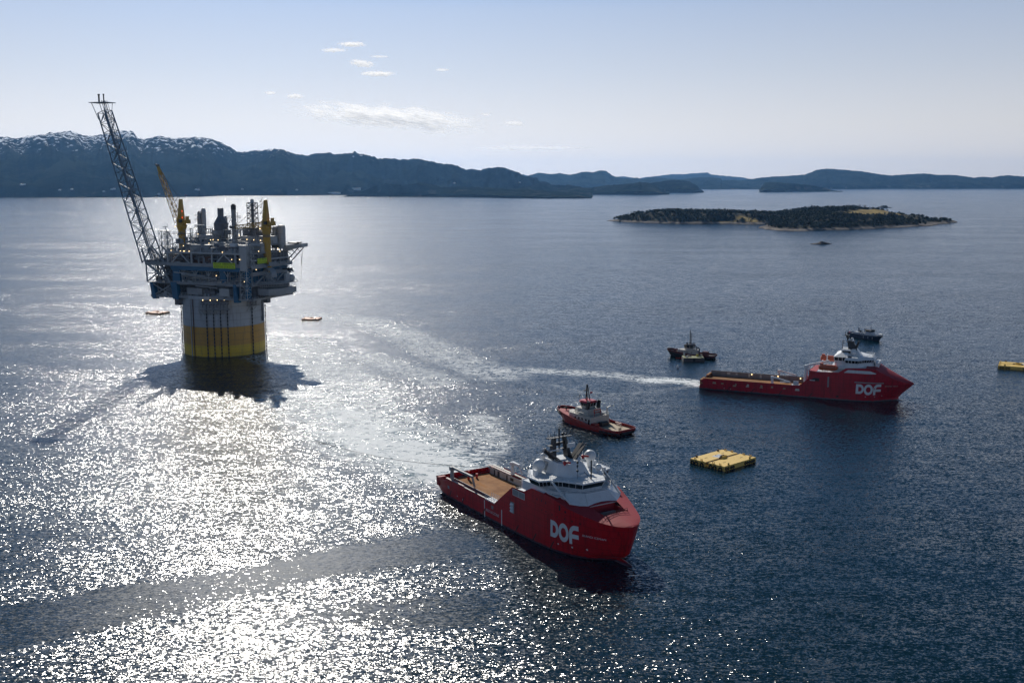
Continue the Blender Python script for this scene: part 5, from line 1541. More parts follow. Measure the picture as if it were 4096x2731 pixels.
for x in [-21.4, -20.5, -18.5, -14, -9, -5]:
    pass
fr = []
for sg in (-1, 1):
    P_ = []
    for x in ([-21.5, -20.6, -18.5, -15, -12] if True else []):
        xx, b = TH.pt(x, 1.0)
        P_.append((xx, sg * (b + .12), 1.05))
    m.path(P_, .5, 7)
    P_ = []
    for x in (15.5, 17.5, 19.4, 20.6, 21.6, 22.3, 22.8):
        xx, b = TH.pt(x, TH.col(x, 3) - .6)
        P_.append((xx, sg * (b + .1), TH.col(x, 3) - .6))
    m.path(P_, .55, 7)
m.tube((-21.7, -3.8, 1.05), (-21.7, 3.8, 1.05), .55, 8)
m.build('rubber_fender', M_RUBBER, th_)
hs = MB().loft(at(half([(-4.6, 5.4), (4, 5.6), (10.5, 5.2), (13.2, 3.4)]), 1.6), at(half([(-4.6, 5.3), (4, 5.5), (10.2, 5.0), (12.6, 3.2)]), 5.4)).build('deckhouse', M_BUFF, TUG)
for x in (-3.6, -1.6, .9, 3.0, 5.4):
    for sg in (-1, 1):
        MB().span((x, sg * 5.42, 3.4 if x > -3 else 2.0), (x + .8, sg * 5.62, 4.3)).build('door' if x < -3 else 'side_window', M_GLASS, hs)
MB().loft(at(half([(-1.0, 4.4), (6, 4.6), (9.2, 3.2)]), 5.4), at(half([(-.6, 3.6), (5.6, 4.0), (8.4, 2.8)]), 8.0)).build('upper_house', M_BUFF, TUG)
MB().rail([(-4.5, 5.2, 5.4), (10, 5.0, 5.4)], 1.1, 1.2, .07).rail([(-4.5, -5.2, 5.4), (10, -5.0, 5.4)], 1.1, 1.2, .07).rail([(-4.5, -5.2, 5.4), (-4.5, 5.2, 5.4)], 1.1, 1.2, .07).build('handrail', M_BUFF, hs)
W0 = half([(1.2, 2.4), (5.0, 2.6), (6.6, 1.5)])
W1 = half([(.8, 2.8), (5.2, 3.0), (7.0, 1.8)])
wh = MB().loft(at(W0, 7.6), at(W0, 8.9)).build('wheelhouse', M_BUFF, TUG)
windows_round(wh, W0, W1, 8.9, 10.5, 3, M_BUFF)
rf = MB().loft(at(half([(.4, 3.1), (5.4, 3.2), (7.3, 2.0)]), 10.5), at(half([(1, 2.7), (5.0, 2.8), (6.6, 1.6)]), 11.3)).build('wheelhouse_roof', M_MONITOR, wh)
for sg in (-1, 1):
    f = MB().loft([(-.4, sg * 3.2 - .6, 7.8), (1.2, sg * 3.2 - .6, 7.8), (1.2, sg * 3.2 + .6, 7.8), (-.4, sg * 3.2 + .6, 7.8)], [(-1.0, sg * 3.2 - .45, 11.6), (.2, sg * 3.2 - .45, 11.6), (.2, sg * 3.2 + .45, 11.6), (-1.0, sg * 3.2 + .45, 11.6)]).build('funnel', M_BLACK, TUG)
ms = MB()
for a, b in (((3.2, -.8), (4.2, -.2)), ((3.2, .8), (4.2, .2)), ((5.0, 0), (4.5, 0))):
    ms.tube((a[0], a[1], 11.2), (b[0], b[1], 18.2), .24, 5)
for z, L in ((12.6, 1.6), (14.0, 2.4), (15.4, 3.4), (16.6, 2.6)):
    ms.box((4.2, 0, z), (.5, L, .14))
ms.tube((4.3, 0, 17), (4.3, 0, 18.8), .1, 4)
mt = ms.build('mast', M_BLACK, TUG)
MB().box((4.2, .9, 15.8), (.3, 2.6, .3)).build('radar_scanner', M_BLACK, mt)
MB().box((3.8, -2.2, 14.4), (.05, 1.3, .8)).tube((3.8, -1.5, 13.6), (3.8, -1.5, 15), .06, 4).build('flag', M_MONITOR, mt)
MB().tube((6.2, 2.6, 11.2), (6.2, 2.6, 13.4), .12, 4).ball((6.2, 2.6, 13.4), .4, 8).build('searchlight', M_BLACK, rf)
MB().tube((2.4, 1.8, 11.3), (2.4, 1.8, 12.4), .3, 6).tube((2.4, 1.8, 12.4), (1.2, 2.4, 12.8), .25, 6).build('fire_monitor', M_MONITOR, rf)
MB().bar((-3.6, 2.6, 5.4), (-3.4, 2.6, 8.4), .4).bar((-3.6, -1.2, 5.4), (-3.4, -1.2, 8.4), .4).bar((-3.4, -1.2, 8.2), (-3.4, 2.6, 8.2), .4).bar((-3.4, -1.2, 7), (-3.4, 2.6, 7), .3).build('towing_gantry', M_TUGRED, TUG)
MB().tube((-3.2, -3.4, 5.9), (-1.2, -3.4, 5.9), .45, 8).build('raft_canister', M_WHITE, hs)
MB().box((-6.6, 0, 2.0), (2.6, 4.2, 1.8)).tube((-6.6, -2.2, 2.2), (-6.6, 2.2, 2.2), 1.15, 12).build('towing_winch', M_BLACK, TUG)
MB().span((-7.4, 3.2, 1.2), (-4.7, 5.6, 2.9)).build('winch_guard', M_TUGRED, TUG)
for sg in (-1, 1):
    MB().rail([(-12, sg * 5.8, 1.3), (-8, sg * 6.0, 1.3)], 1.3, .8, .09).build('deck_rail', M_TUGRED, TUG)
MB().tube((-17.2, -.5, 1.2), (-17.2, -.5, 2.4), .25, 6).tube((-17.2, .5, 1.2), (-17.2, .5, 2.4), .25, 6).bar((-17.2, -.6, 2.1), (-17.2, .6, 2.1), .2).build('towing_bitt', M_BLACK, TUG)
MB().tube((18.8, -.4, 4.2), (18.8, -.4, 5.8), .28, 6).bar((18.8, -1, 5.3), (18.8, 1, 5.3), .25).build('bow_bitt', M_BLACK, TUG)
MB().box((14.4, 0, 4.4), (1.6, 3.0, 1.2)).build('anchor_winch', M_BUFF, TUG)
MB().tube((-3.9, -4.7, 5.4), (-3.9, -4.7, 8.6), .3, 6).bar((-3.9, -4.7, 8.4), (-4.4, -6.4, 9.2), .3).build('deck_crane', M_BUFF, TUG)

# ---- dark red tug with a work barge alongside
DT = thing('tugboat', 'small dark red tug with tall thin mast, a work barge lying alongside', 'tugboat', (111.5, 641, 0), R(154), 'red tugs')
st = [(-15.4, 2.8, 4.0, 1.7), (-14.2, 4.0, 4.8, 1.7), (-11, 4.6, 5.1, 1.7), (-2, 4.9, 5.2, 1.9), (5, 4.6, 5.1, 2.6), (10, 3.3, 4.5, 3.2), (13.2, 1.6, 3.2, 3.6), (14.9, .6, 1.7, 3.85), (15.6, .12, .4, 3.9)]
DH = Hull(st, [(-4, 12.6), (0, 13.2), (1.2, 14), (3.9, 15.7)], 4, .8, [(0, -14.4), (1.7, -15.5)])
dh = DH.mesh(2).build('hull', M_RUBBER, DT)
deck_plate(DH, DT, [-15.1, -14, -11, -6, -2, 2, 5, 8, 10, 12, 13.2, 14.6], -.3, M_CONC)
bulwark(DH, DT, [-15.3, -14.2, -11, -6, -2, 5, 10, 13.2, 14.9, 15.5], .7, .2, M_DARKRED)
hs = MB().loft(at(half([(-4.5, 3.4), (5, 3.6), (8.2, 2.4)]), 1.4), at(half([(-4.3, 3.3), (4.8, 3.5), (7.6, 2.2)]), 4.6)).build('deckhouse', M_BUFF, DT)
for x in (-1.4, 1.0, 2.0, 4.6):
    for sg in (-1, 1):
        MB().span((x, sg * 3.38, 3.0), (x + .5, sg * 3.6, 3.6)).build('side_window', M_GLASS, hs)
W0 = half([(-1.6, 1.9), (2.6, 2.1), (4.0, 1.2)])
W1 = half([(-1.8, 2.2), (2.8, 2.4), (4.4, 1.5)])
wh = MB().loft(at(W0, 4.5), at(W0, 5.7)).build('wheelhouse', M_BUFF, DT)
windows_round(wh, W0, W1, 5.7, 7.2, 2, M_BUFF)
MB().loft(at(half([(-2, 2.5), (3, 2.6), (4.6, 1.7)]), 7.2), at(half([(-1.6, 2.1), (2.6, 2.2), (4, 1.4)]), 7.9)).build('wheelhouse_roof', M_BLACK, wh)
ms = MB().tube((1.0, 0, 7.6), (1.0, 0, 17.0), .34, 5, .2).tube((.2, 0, 7.6), (.4, 0, 15.0), .15, 4)
for z, L in ((9, 3.4), (10.4, 2.2), (11.4, 2.8), (12.6, 1.6), (13.4, 2.2), (14.2, 1.2), (15.2, 1.4)):
    ms.box((.4, 0, z), (1.8, L * .4, .13)).box((1, 0, z), (.14, L, .13))
mt = ms.build('mast', M_BLACK, DT)
MB().box((2.6, .8, 8.6), (.8, .5, 1.2)).box((-1.2, -1.2, 8.4), (.5, .5, 1.2)).box((-2.2, .6, 8.2), (1, 1.8, .3)).build_each('antenna', M_BLACK, mt)
MB().ball((2.8, -1.2, 8.5), .42, 8).build('radome', M_WHITE, mt)
f = MB().tube((-5.6, 2.2, 2), (-5.6, 2.2, 6), .35, 6).build('deck_crane', M_BLACK, DT)
MB().bar((-5.6, 2.2, 6), (-4.4, 2.0, 6.6), .5).bar((-4.8, 2.1, 6.2), (.6, 1.6, 9.4), .32).build('boom', M_BLACK, f)
MB().tube((-3.6, 1.2, 4.6), (-3.6, 1.2, 6.6), .6, 8).build('funnel', M_BUFF, DT)
MB().box((-9.2, .6, 2.9), (3.4, 3.0, 2.6)).build('towing_winch', M_DARKRED, DT)
MB().tube((10.4, -1, 3.7), (10.4, 1, 3.7), .9, 10).build('anchor_winch', M_DARKRED, DT)
MB().tube((13.2, .5, 3.4), (13.2, .5, 5.0), .3, 6).build('bow_bitt', M_BLACK, DT)
MB().ball((8.6, -1.8, 4.0), .8, 8, .7).box((7.6, 1.2, 4.2), (1.2, 1.4, .8)).build('rescue_raft', M_WHITE, DT)

BG = thing('work_barge', 'flat grey work barge with mossy green deck moored against the dark tug', 'barge', (110.2, 627.6, 0), R(-2))
MB().span((-6.3, -4.6, -.8), (6.3, 4.6, 2.2)).build('hull', M_CONC, BG)
MB().span((-6.15, -4.45, 2.21), (6.15, 4.45, 2.32)).build('deck', M_MOSS, BG)
MB().span((-.6, -4.75, .3), (.8, -4.6, 1.9)).build('tyre_fender', M_RUBBER, BG)
MB().box((2.8, 1.2, 3.0), (1.3, 1.0, 1.4)).build('locker', paint('locker_yellow', (.55, .45, .08), .6), BG)
rr = random.Random(3)
for i in range(6):
    MB().box((rr.uniform(-5.2, -1), rr.uniform(-2, 3), 2.32 + .3), (rr.uniform(.6, 1.4), rr.uniform(.5, 1.2), .6), rr.uniform(0, 1)).build('deck_gear', rr.choice([M_CONC, M_GREYBOAT]), BG)
MB().ball((-5.0, 3.2, 3.4), .6, 8, 1.3).build('gas_bottle', M_GREYBOAT, BG)
SK = thing('dinghy', 'tiny red dinghy moored between the dark tug and its barge', 'dinghy', (102.6, 633.5, 0), R(178))
b_ = MB()
vs = []
for x, w_, z in ((-1.9, .55, .75), (-1.2, .75, .7), (.6, .75, .75), (1.5, .45, .9), (1.95, .05, 1.0)):
    vs += [(x, -w_, z), (x, -w_ * .6, -.1), (x, w_ * .6, -.1), (x, w_, z)]
b_.add(vs, [(4 * i + j, 4 * i + 4 + j, 4 * i + 5 + j, 4 * i + 1 + j) for i in range(4) for j in range(3)] + [(3, 2, 1, 0)]).build('hull', M_TUGRED, SK)
MB().box((-.6, 0, .5), (.3, 1.2, .08)).build('thwart', M_WHITE, SK)

# ---- navy blue patrol boat beyond the far supply ship
PB = thing('patrol_boat', 'small navy blue and grey workboat lying beyond the far supply ship', 'boat', (245.6, 716.6, 0), R(-60))
st = [(-14.2, 2.9, 3.3, 2.9), (-10, 3.2, 3.4, 2.7), (0, 3.3, 3.5, 2.5), (6, 2.7, 3.3, 2.8), (10, 1.6, 2.8, 3.1), (12.6, .6, 1.8, 3.3), (13.8, .1, .5, 3.4)]
PH = Hull(st, [(-4, 11), (0, 11.4), (1.2, 11.8), (3.4, 13.9)], 2, .85)
ph = PH.mesh(2).build('hull', M_NAVY, PB)
deck_plate(PH, PB, [-14.1, -10, -4, 0, 3, 6, 8, 10, 12, 13.4], -.2, M_GREYBOAT)
bulwark(PH, PB, [-14.1, -10, -4, 0, 6, 10, 12.6, 13.7], .35, .15, M_NAVY)
hs = MB().loft(at(half([(-10, 2.4), (-2, 2.5), (6.2, 2.3)]), 2.2), at(half([(-9.8, 2.2), (-2, 2.4), (5.8, 2.1)]), 4.1)).build('deckhouse', M_GREYBOAT, PB)
for x in (-4.2, -2.6, -1.0):
    for sg in (-1, 1):
        MB().span((x, sg * 2.36, 3.1), (x + .7, sg * 2.52, 3.6)).build('side_window', M_GLASS, hs)
W0 = half([(1.2, 1.9), (5.2, 1.8)])
wh = MB().loft(at(half([(.6, 2.1), (5.8, 2.0)]), 4.1), at(W0, 5.3)).build('wheelhouse', M_GREYBOAT, PB)
windows_round(wh, W0, half([(1.0, 2.1), (5.5, 2.0)]), 5.3, 6.3, 3, M_BLACK)
MB().loft(at(half([(.4, 2.4), (6.0, 2.3)]), 6.3), at(half([(.8, 2.0), (5.4, 1.9)]), 6.8)).build('wheelhouse_roof', M_BLACK, wh)
mt = MB().tube((3.6, 0, 6.7), (3.6, 0, 10.4), .1, 4).box((3.6, 0, 8), (.2, 1.6, .12)).build('mast', M_BLACK, PB)
MB().ball((4.4, .4, 7.3), .45, 8).build('radome', M_WHITE, mt)
for x in (-6.6, -1.2):
    MB().box((x, 0, 5.6), (.9, 1.2, 3.2)).build('funnel', M_GREYBOAT, PB)
MB().ball((-3.4, 0, 4.6), .9, 8, .8).build('inflatable_boat', M_WHITE, PB)
MB().box((-5.2, .6, 4.7), (1.2, 1.2, 1.2)).build('deck_locker', M_BLACK, hs)
MB().ball((-12.2, -2.95, 3.2), .62, 8).build('red_buoy', M_MONITOR, PB)
MB().rail([(8.4, -2.6, 3.2), (12.8, -1.2, 3.5), (12.8, 1.2, 3.5), (8.4, 2.6, 3.2)], 1.2, .9, .11, 2).build('bow_rail', M_WHITE, PB)
MB().rail([(-13.8, -2.8, 3.0), (-10, -3, 2.8)], 1.1, 1, .08).build('stern_rail', M_GREYBOAT, PB)
for x in (.5, 4.5, 8.4):
    xx, b = PH.pt(x, 1.8)
    MB().tube((xx, -b - .12, .8), (xx, -b - .2, 2.4), .22, 6).build('hull_fender', M_GREYBOAT, PB)

# ---- yellow mooring pontoons
M_TAN = paint('pontoon_tan', (0.68, 0.29, 0.12), 0.6, 0.4, (0.42, 0.2, 0.09), 0.25)
M_PONT = paint('pontoon_yellow', (0.82, 0.55, 0.13), 0.6, 0.3, (0.58, 0.35, 0.08), 0.25, streakcol=(0.24, 0.13, 0.04), streakamt=.4)
M_CHAIN = paint('rusty_chain', (0.07, 0.04, 0.03), 0.75, 0.4, (0.04, 0.02, 0.015), 1.0, streak=False)
def pontoon(label, loc, rz, text, scale=1.0, M_PONT=M_PONT):
    """two yellow halves (long side along x) with a slot and chain between them"""
    o = thing('mooring_pontoon', label, 'pontoon', (loc[0], loc[1], 0), rz, 'yellow mooring pontoons')
    o.scale = (scale, scale, scale)
    L, W = 20.3, 16.1
    for y0, y1 in ((-W / 2, -.7), (.7, W / 2)):
        h = MB().span((-L / 2, y0, -.9), (L / 2, y1, 1.85)).build('float_tank', M_PONT, o)
        outer = -1 if y0 < -1 else 1
        if True:
            for x in (-9, -7.6, -5.8, -4.4, 3.2, 4.6, 6.0, 7.4, 8.8):
                m = MB()
                yy = y0 if outer < 0 else y1
                m.v = []
                for i in range(10):
                    a = 2 * math.pi * i / 10
                    for r_, o_ in ((.62, 0), (.62, .22), (.26, .22), (.26, 0)):
                        m.v.append((x + r_ * math.cos(a), yy + outer * o_, .75 + r_ * math.sin(a)))
                for i in range(10):
                    k, k2 = i * 4, ((i + 1) % 10) * 4
                    m.f += [(k + j, k + (j + 1) % 4, k2 + (j + 1) % 4, k2 + j) for j in range(4)]
                m.build('tyre_fender', M_RUBBER, h)
        for x in (-L / 2, L / 2):
            for y in (y0 + 1.6, (y0 + y1) / 2 + .6, y1 - 1.2):
                sx = 1 if x > 0 else -1
                m = MB()
                for i in range(10):
                    a, b = math.pi * 2 * i / 10, math.pi * 2 * (i + 1) / 10
                    m.tube((x + sx * .16, y + .7 * math.cos(a), .45 + .7 * math.sin(a)), (x + sx * .16, y + .7 * math.cos(b), .45 + .7 * math.sin(b)), .28, 6)
                m.build('tyre_fender', M_RUBBER, h)
            for y in (y0 + 2.2, y1 - 2.0):
                sx = -1 if x > 0 else 1
                MB().box((x + sx * .5, y - .35, 2.2), (.35, .18, .9), taper=.6).box((x + sx * .5, y + .35, 2.2), (.35, .18, .9), taper=.6).bar((x + sx * .5, y - .4, 2.3), (x + sx * .5, y + .4, 2.3), .15).build('lifting_lug', M_PONT, h)
        for x in (-6.8, 6.8):
            yy = y0 + .5 if outer < 0 else y1 - .5
            MB().tube((x, yy - .1, 2.15), (x, yy + .1, 2.15), .55, 10).build('padeye', M_PONT if outer < 0 else M_RUST, h)
        for x in (-5.5, -4.6, 5.2, 6.1):
            MB().box((x, (y0 + y1) / 2, 1.88), (.55, .3, .06)).build('hatch', M_CHAIN, h)
    MB().span((-9.9, -.69, -.9), (9.9, .69, .35)).build('slot_beam', M_PONT, o)
    MB().slab([(-2.2, 1.0), (2.0, 1.0), (1.2, 2.9), (-1.0, 2.9)], -.6, .6).build('chain_stopper', M_PONT, o)
    m = MB()
    k = 0
    x = -9.6
    while x < 9.6:
        z = 1.45 + (1.6 * max(0, 1 - abs(x + .2) / 4.2) ** 1.2)
        m.box((x, .12 * math.sin(k * 1.7), z), (.95, .55 if k % 2 else .24, .24 if k % 2 else .55), .12 * math.sin(k))
        x += .74
        k += 1
    m.build('chain', M_CHAIN, o)
    p = MB().span((-1.4, 1.2, 1.86), (3.2, 4.4, 1.9)).build('number_plate', M_WHITE, o)
    vs, fs = text_mesh(text, 3.0)
    MB().add([(.9 + v.y, 2.8 - v.x, 1.915) for v in vs], fs).build('lettering', paint('blue_black_ink', (.01, .02, .06), .5, 0) if 'blue_black_ink' not in bpy.data.materials else bpy.data.materials['blue_black_ink'], p)
    return o
pontoon('yellow mooring pontoon floating near the red ship marked RESCUE ZONE, with tyres and rusty chain', (82.0, 394.4), R(-48 + 90), 'C3')
pontoon('yellow mooring pontoon alone on open water past the bow of the far ship', (296.3, 602.6), R(-27), 'C2')
pontoon('sunlit tan pontoon in the glitter, farther from the platform, beside its flare boom end', (-292.4, 856), R(-26), 'C4', .74, M_TAN)
pontoon('sunlit tan pontoon in the glitter just beyond the platform column, on the supply ships side', (-158, 817.8), R(-6), 'C1', .66, M_TAN)

# ---- white marker buoy and tow rope
BU = thing('marker_buoy', 'small white marker buoy floating near the tug with a barge', 'buoy', (97.0, 602.2, 0))
MB().ball((0, 0, .5), .75, 12, 1.5).build('float', M_WHITE, BU, smooth=True)
MB().tube((0, 0, 1.4), (0, 0, 2.3), .08, 5).build('staff', M_GREYBOAT, BU)
m = MB()
a, b = Vector((-16.9, 363.0, 7.2)), Vector((-84, 430, 0.1))
pts = [a.lerp(b, i / 16) - Vector((0, 0, 5.0 * math.sin(math.pi * i / 16) * .45)) for i in range(17)]
m.path([p for p in pts if p.z > -.2], .09, 5)
tag(m.build('tow_rope', M_BLACK), 'thin dark tow rope running astern from the red ship marked RESCUE ZONE into its wake', 'rope')

# ==================================================================== ISLAND, SKERRIES
def poly_area_in(x, y, poly):
    c = False
    n = len(poly)
    for i in range(n):
        x1, y1 = poly[i]; x2, y2 = poly[(i + 1) % n]
        if (y1 > y) != (y2 > y) and x < (x2 - x1) * (y - y1) / (y2 - y1) + x1:
            c = not c
    return c
ISL = [(float(x), float(y)) for x, y in ISLAND_FRONT]
BACK = [(1180, 2800), (1150, 2900), (1110, 3060), (1060, 3190), (960, 3230), (850, 3150), (740, 3060), (640, 2990), (520, 3010), (400, 3040), (310, 2990), (262, 2900)]
OUT = ISL + [(float(a), float(b)) for a, b in BACK]
ix = np.arange(240, 1215, 8.0)
iy = np.arange(2260, 3260, 8.0)
IX, IY = np.meshgrid(ix, iy)
for k_ in range(IX.shape[0]):
    for j_ in range(IX.shape[1]):
        pass
jit = np.vectorize(lambda a, b: noise.fractal(Vector((a / 46, b / 46, 5)), .8, 2.1, 4))(IX, IY)
dsh = seg_dist(IX, IY, OUT + OUT[:1])
dsh = np.where(inside(IX, IY, OUT), dsh, -dsh) + jit * 9
hill = 4 + 19 * np.exp(-((IX - 430) / 140) ** 2 - ((IY - 2840) / 190) ** 2) + 12 * np.exp(-((IX - 610) / 100) ** 2 - ((IY - 2800) / 190) ** 2) + 21 * np.exp(-((IX - 760) / 150) ** 2 - ((IY - 2560) / 210) ** 2) + 22 * np.exp(-((IX - 860) / 130) ** 2 - ((IY - 2950) / 150) ** 2) + 17 * np.exp(-((IX - 1010) / 90) ** 2 - ((IY - 2980) / 170) ** 2) + 6 * np.exp(-((IX - 1080) / 90) ** 2 - ((IY - 2760) / 130) ** 2)
rim = np.clip(dsh / 14, -1, 1)
IZ = np.where(dsh > 0, 2.2 * smooth(rim) + hill * smooth((dsh - 4) / 85), rim * 6) + np.where(dsh > 2, jit * 3.5, 0)
def ground(x, y):
    fx = np.clip((x - ix[0]) / 8.0, 0, len(ix) - 1.001); fy = np.clip((y - iy[0]) / 8.0, 0, len(iy) - 1.001)
    a, b = int(fx), int(fy); u, v = fx - a, fy - b
    return float(IZ[b, a] * (1 - u) * (1 - v) + IZ[b, a + 1] * u * (1 - v) + IZ[b + 1, a] * (1 - u) * v + IZ[b + 1, a + 1] * u * v)
def shore_d(x, y):
    fx = int(np.clip((x - ix[0]) / 8.0, 0, len(ix) - 1)); fy = int(np.clip((y - iy[0]) / 8.0, 0, len(iy) - 1))
    return float(dsh[fy, fx])
MEAD = [((880, 2775), 130, 44, .95), ((985, 2880), 100, 40, .75), ((1050, 2850), 48, 26, .8), ((1000, 2700), 40, 9, .75), ((604, 2715), 15, 34, .5), ((560, 2706), 22, 8, .1), ((690, 2610), 8, 26, .3)]
def meadow(x, y):
    v = 0.0
    for (cx, cy), a, b, rot in MEAD:
        dx, dy = x - cx, y - cy
        u = dx * math.cos(rot) + dy * math.sin(rot); w_ = -dx * math.sin(rot) + dy * math.cos(rot)
        v = max(v, 1.25 - math.hypot(u / a, w_ / b) + .35 * noise.noise(Vector((x / 18, y / 18, 2))))
    return max(0.0, min(1.0, v * 2.2))
nn = IX.size
vs = list(zip(IX.ravel().tolist(), IY.ravel().tolist(), IZ.ravel().tolist()))
wd = len(ix)
fs = []
for r_ in range(len(iy) - 1):
    for c_ in range(wd - 1):
        k_ = r_ * wd + c_
        if max(dsh[r_, c_], dsh[r_, c_ + 1], dsh[r_ + 1, c_], dsh[r_ + 1, c_ + 1]) > -12:
            fs.append((k_, k_ + 1, k_ + wd + 1, k_ + wd))
t = NT('island_ground')
pos = t.n('ShaderNodeNewGeometry').outputs['Position']
sp = t.n('ShaderNodeSeparateXYZ'); t.l(pos, sp.inputs[0])
nz_ = t.noise(pos, 1 / 22, 6, .65)
rock = t.mix(t.ramp(nz_, .38, .64), (0.115, 0.10, 0.09), (0.25, 0.22, 0.19))
heath = t.mix(t.ramp(t.noise(pos, 1 / 14, 5, .65), .4, .62), (0.022, 0.028, 0.018), (0.052, 0.045, 0.028))
straw = t.mix(t.ramp(t.noise(pos, 1 / 26, 5, .6), .35, .65), (0.22, 0.155, 0.05), (0.36, 0.27, 0.095))
c = t.mix(t.ramp(t.math('ADD', sp.outputs[2], t.math('MULTIPLY', nz_, 5)), 5.2, 8.4), rock, heath)
c = t.mix(t.attr('meadow').outputs['Fac'], c, straw)
c = t.mix(t.ramp(sp.outputs[2], 1.1, .3), c, (0.03, 0.027, 0.024))
M_ISLE = t.done(t.bsdf(c, .95, spec=.1))
b_ = MB(); b_.v = vs; b_.f = fs
isle = b_.build('island', M_ISLE, smooth=True)
at_ = isle.data.attributes.new('meadow', 'FLOAT', 'POINT')
at_.data.foreach_set('value', np.array([meadow(x, y) if z > 3 else 0 for x, y, z in vs], np.float32))
tag(isle, kind='structure')

def rocks(name, p0, p1, h, seed, label=None):
    r = random.Random(seed)
    m = MB()
    (x0, y0), (x1, y1) = p0, p1
    L = math.hypot(x1 - x0, y1 - y0)
    n, k = 34, 12
    vs, fs = [], []
    for i in range(n + 1):
        q = i / n
        for j in range(k + 1):
            v = j / k * 2 - 1
            x = x0 + (x1 - x0) * q
            y = y0 + (y1 - y0) * q + v * L * .2
            e = min(1, 2.4 * min(q, 1 - q) + .0) * (1 - v * v)
            z = h * e * (.65 + .9 * noise.fractal(Vector((x / 14, y / 14, seed)), .8, 2.1, 4)) * (1.2 - .7 * q) - .5
            vs.append((x, y, z))
    for i in range(n):
        for j in range(k):
            a = i * (k + 1) + j
            fs.append((a, a + k + 1, a + k + 2, a + 1))
    m.v, m.f = vs, fs
    return tag(m.build(name, M_ISLE), kind='structure')
rocks('skerry', SKERRIES[0][0], SKERRIES[0][1], 6.2, 3)
rocks('skerry', (1500, 4325), (1556, 4296), 13, 8)

# ---- trees
t = NT('dark_needles')
pos = t.n('ShaderNodeNewGeometry').outputs['Position']
c = t.mix(t.ramp(t.noise(pos, 1 / 17, 4, .6), .36, .64), (0.030, 0.040, 0.026), (0.055, 0.066, 0.038))
M_NEEDLE = t.done(t.bsdf(c, .9, spec=.15))
t = NT('bare_twigs')
pos = t.n('ShaderNodeNewGeometry').outputs['Position']
c = t.mix(t.ramp(t.noise(pos, 1 / 9, 3, .6), .36, .64), (0.045, 0.036, 0.028), (0.085, 0.07, 0.052))
M_TWIG = t.done(t.bsdf(c, .9, spec=.1))
M_BARK = paint('grey_brown_bark', (0.07, 0.055, 0.045), .9, .3, streak=False)

def leaf_cloud(m, c, rx, rz, n, s_, r, flat=.35):
    """many small tilted leaf clumps spread through an uneven crown"""
    lobes = [(r.uniform(-.5, .5) * rx, r.uniform(-.5, .5) * rx, r.uniform(-.45, .5) * rz, r.uniform(.45, .75)) for _ in range(5)]
    for i in range(n):
        lx, ly, lz, lr = r.choice(lobes)
        a, b = r.uniform(0, 6.283), r.uniform(-1, 1)
        q = math.sqrt(1 - b * b) * lr * r.uniform(.5, 1)
        x, y, z = c[0] + lx + q * rx * math.cos(a), c[1] + ly + q * rx * math.sin(a), c[2] + lz + b * lr * rz
        sz = s_ * r.uniform(.6, 1.3)
        u = Vector((r.uniform(-1, 1), r.uniform(-1, 1), r.uniform(-flat, flat))).normalized() * sz
        v = Vector((r.uniform(-1, 1), r.uniform(-1, 1), r.uniform(-1, 1))).normalized() * sz
        p = Vector((x, y, z))
        k = len(m.v)
        m.v += [tuple(p - u - v * .5), tuple(p + u - v * .6), tuple(p + v), ]
        m.f.append((k, k + 1, k + 2))

rt = random.Random(11)
wood = MB()
cnt = 0
tries = 0
while cnt < 3800 and tries < 60000:
    tries += 1
    x, y = rt.uniform(262, 1165), rt.uniform(2290, 3200)
    d = shore_d(x, y)
    if d < 11 or not inside(np.array([[x]]), np.array([[y]]), OUT)[0, 0]:
        continue
    if meadow(x, y) > .12:
        continue
    den = noise.fractal(Vector((x / 70, y / 70, 1)), .9, 2, 3)
    if den < -.5 or (x > 1020 and y < 2900 and den < .12):
        continue
    g = ground(x, y)
    if g < 3.2:
        continue
    h = rt.uniform(5.5, 10.5) * (.75 if x > 980 else 1)
    rx = h * rt.uniform(.42, .68)
    leaf_cloud(wood, (x, y, g + h * .52), rx, h * .5, 24, 2.1, rt)
    cnt += 1
tag(wood.build('woodland', M_NEEDLE), kind='stuff')

def tree(label, x, y, h, kind, grp, seed):
    r = random.Random(seed)
    g = ground(x, y) - .3
    o = thing('bare_tree' if kind == 'bare' else 'pine_tree', label, 'tree', (x, y, g), 0, grp)
    m = MB().tube((0, 0, 0), (0, 0, h * .5), h * .035, 6, h * .02)
    tips = []
    for i in range(7):
        a = r.uniform(0, 6.28)
        L = h * r.uniform(.25, .42)
        p = Vector((0, 0, h * r.uniform(.28, .5)))
        q = p + Vector((math.cos(a) * L * .8, math.sin(a) * L * .8, L * r.uniform(.5, 1)))
        m.tube(p, q, h * .014, 4, h * .005)
        tips.append(q)
    m.build('trunk', M_BARK, o)
    c = MB()
    if kind == 'bare':
        leaf_cloud(c, (0, 0, h * .63), h * .42, h * .36, 210, h * .045, r, .8)
    else:
        leaf_cloud(c, (0, 0, h * .6), h * .34, h * .42, 220, h * .075, r)
    c.build('crown', M_TWIG if kind == 'bare' else M_NEEDLE, o)
    return o
BARE = [(968, 3020, 14, 'bare tree standing by the white cabin on the island ridge'), (985, 3040, 16, 'tallest bare tree of the row on the island ridge'), (1000, 3035, 15, 'wide bare tree in the middle of the island ridge row'), (1012, 3020, 15, 'bare tree at the seaward end of the island ridge row'), (1049, 3020, 15, 'lone bare tree beside the far island cabin'), (1060, 2975, 10, 'small bare tree on the bare slope below the far cabin'), (940, 3005, 12, 'low bare tree at the edge of the island wood above the meadow')]
for i, (x, y, h, lb) in enumerate(BARE):
    tree(lb, x, y, h, 'bare', 'bare trees on the island ridge', 40 + i)
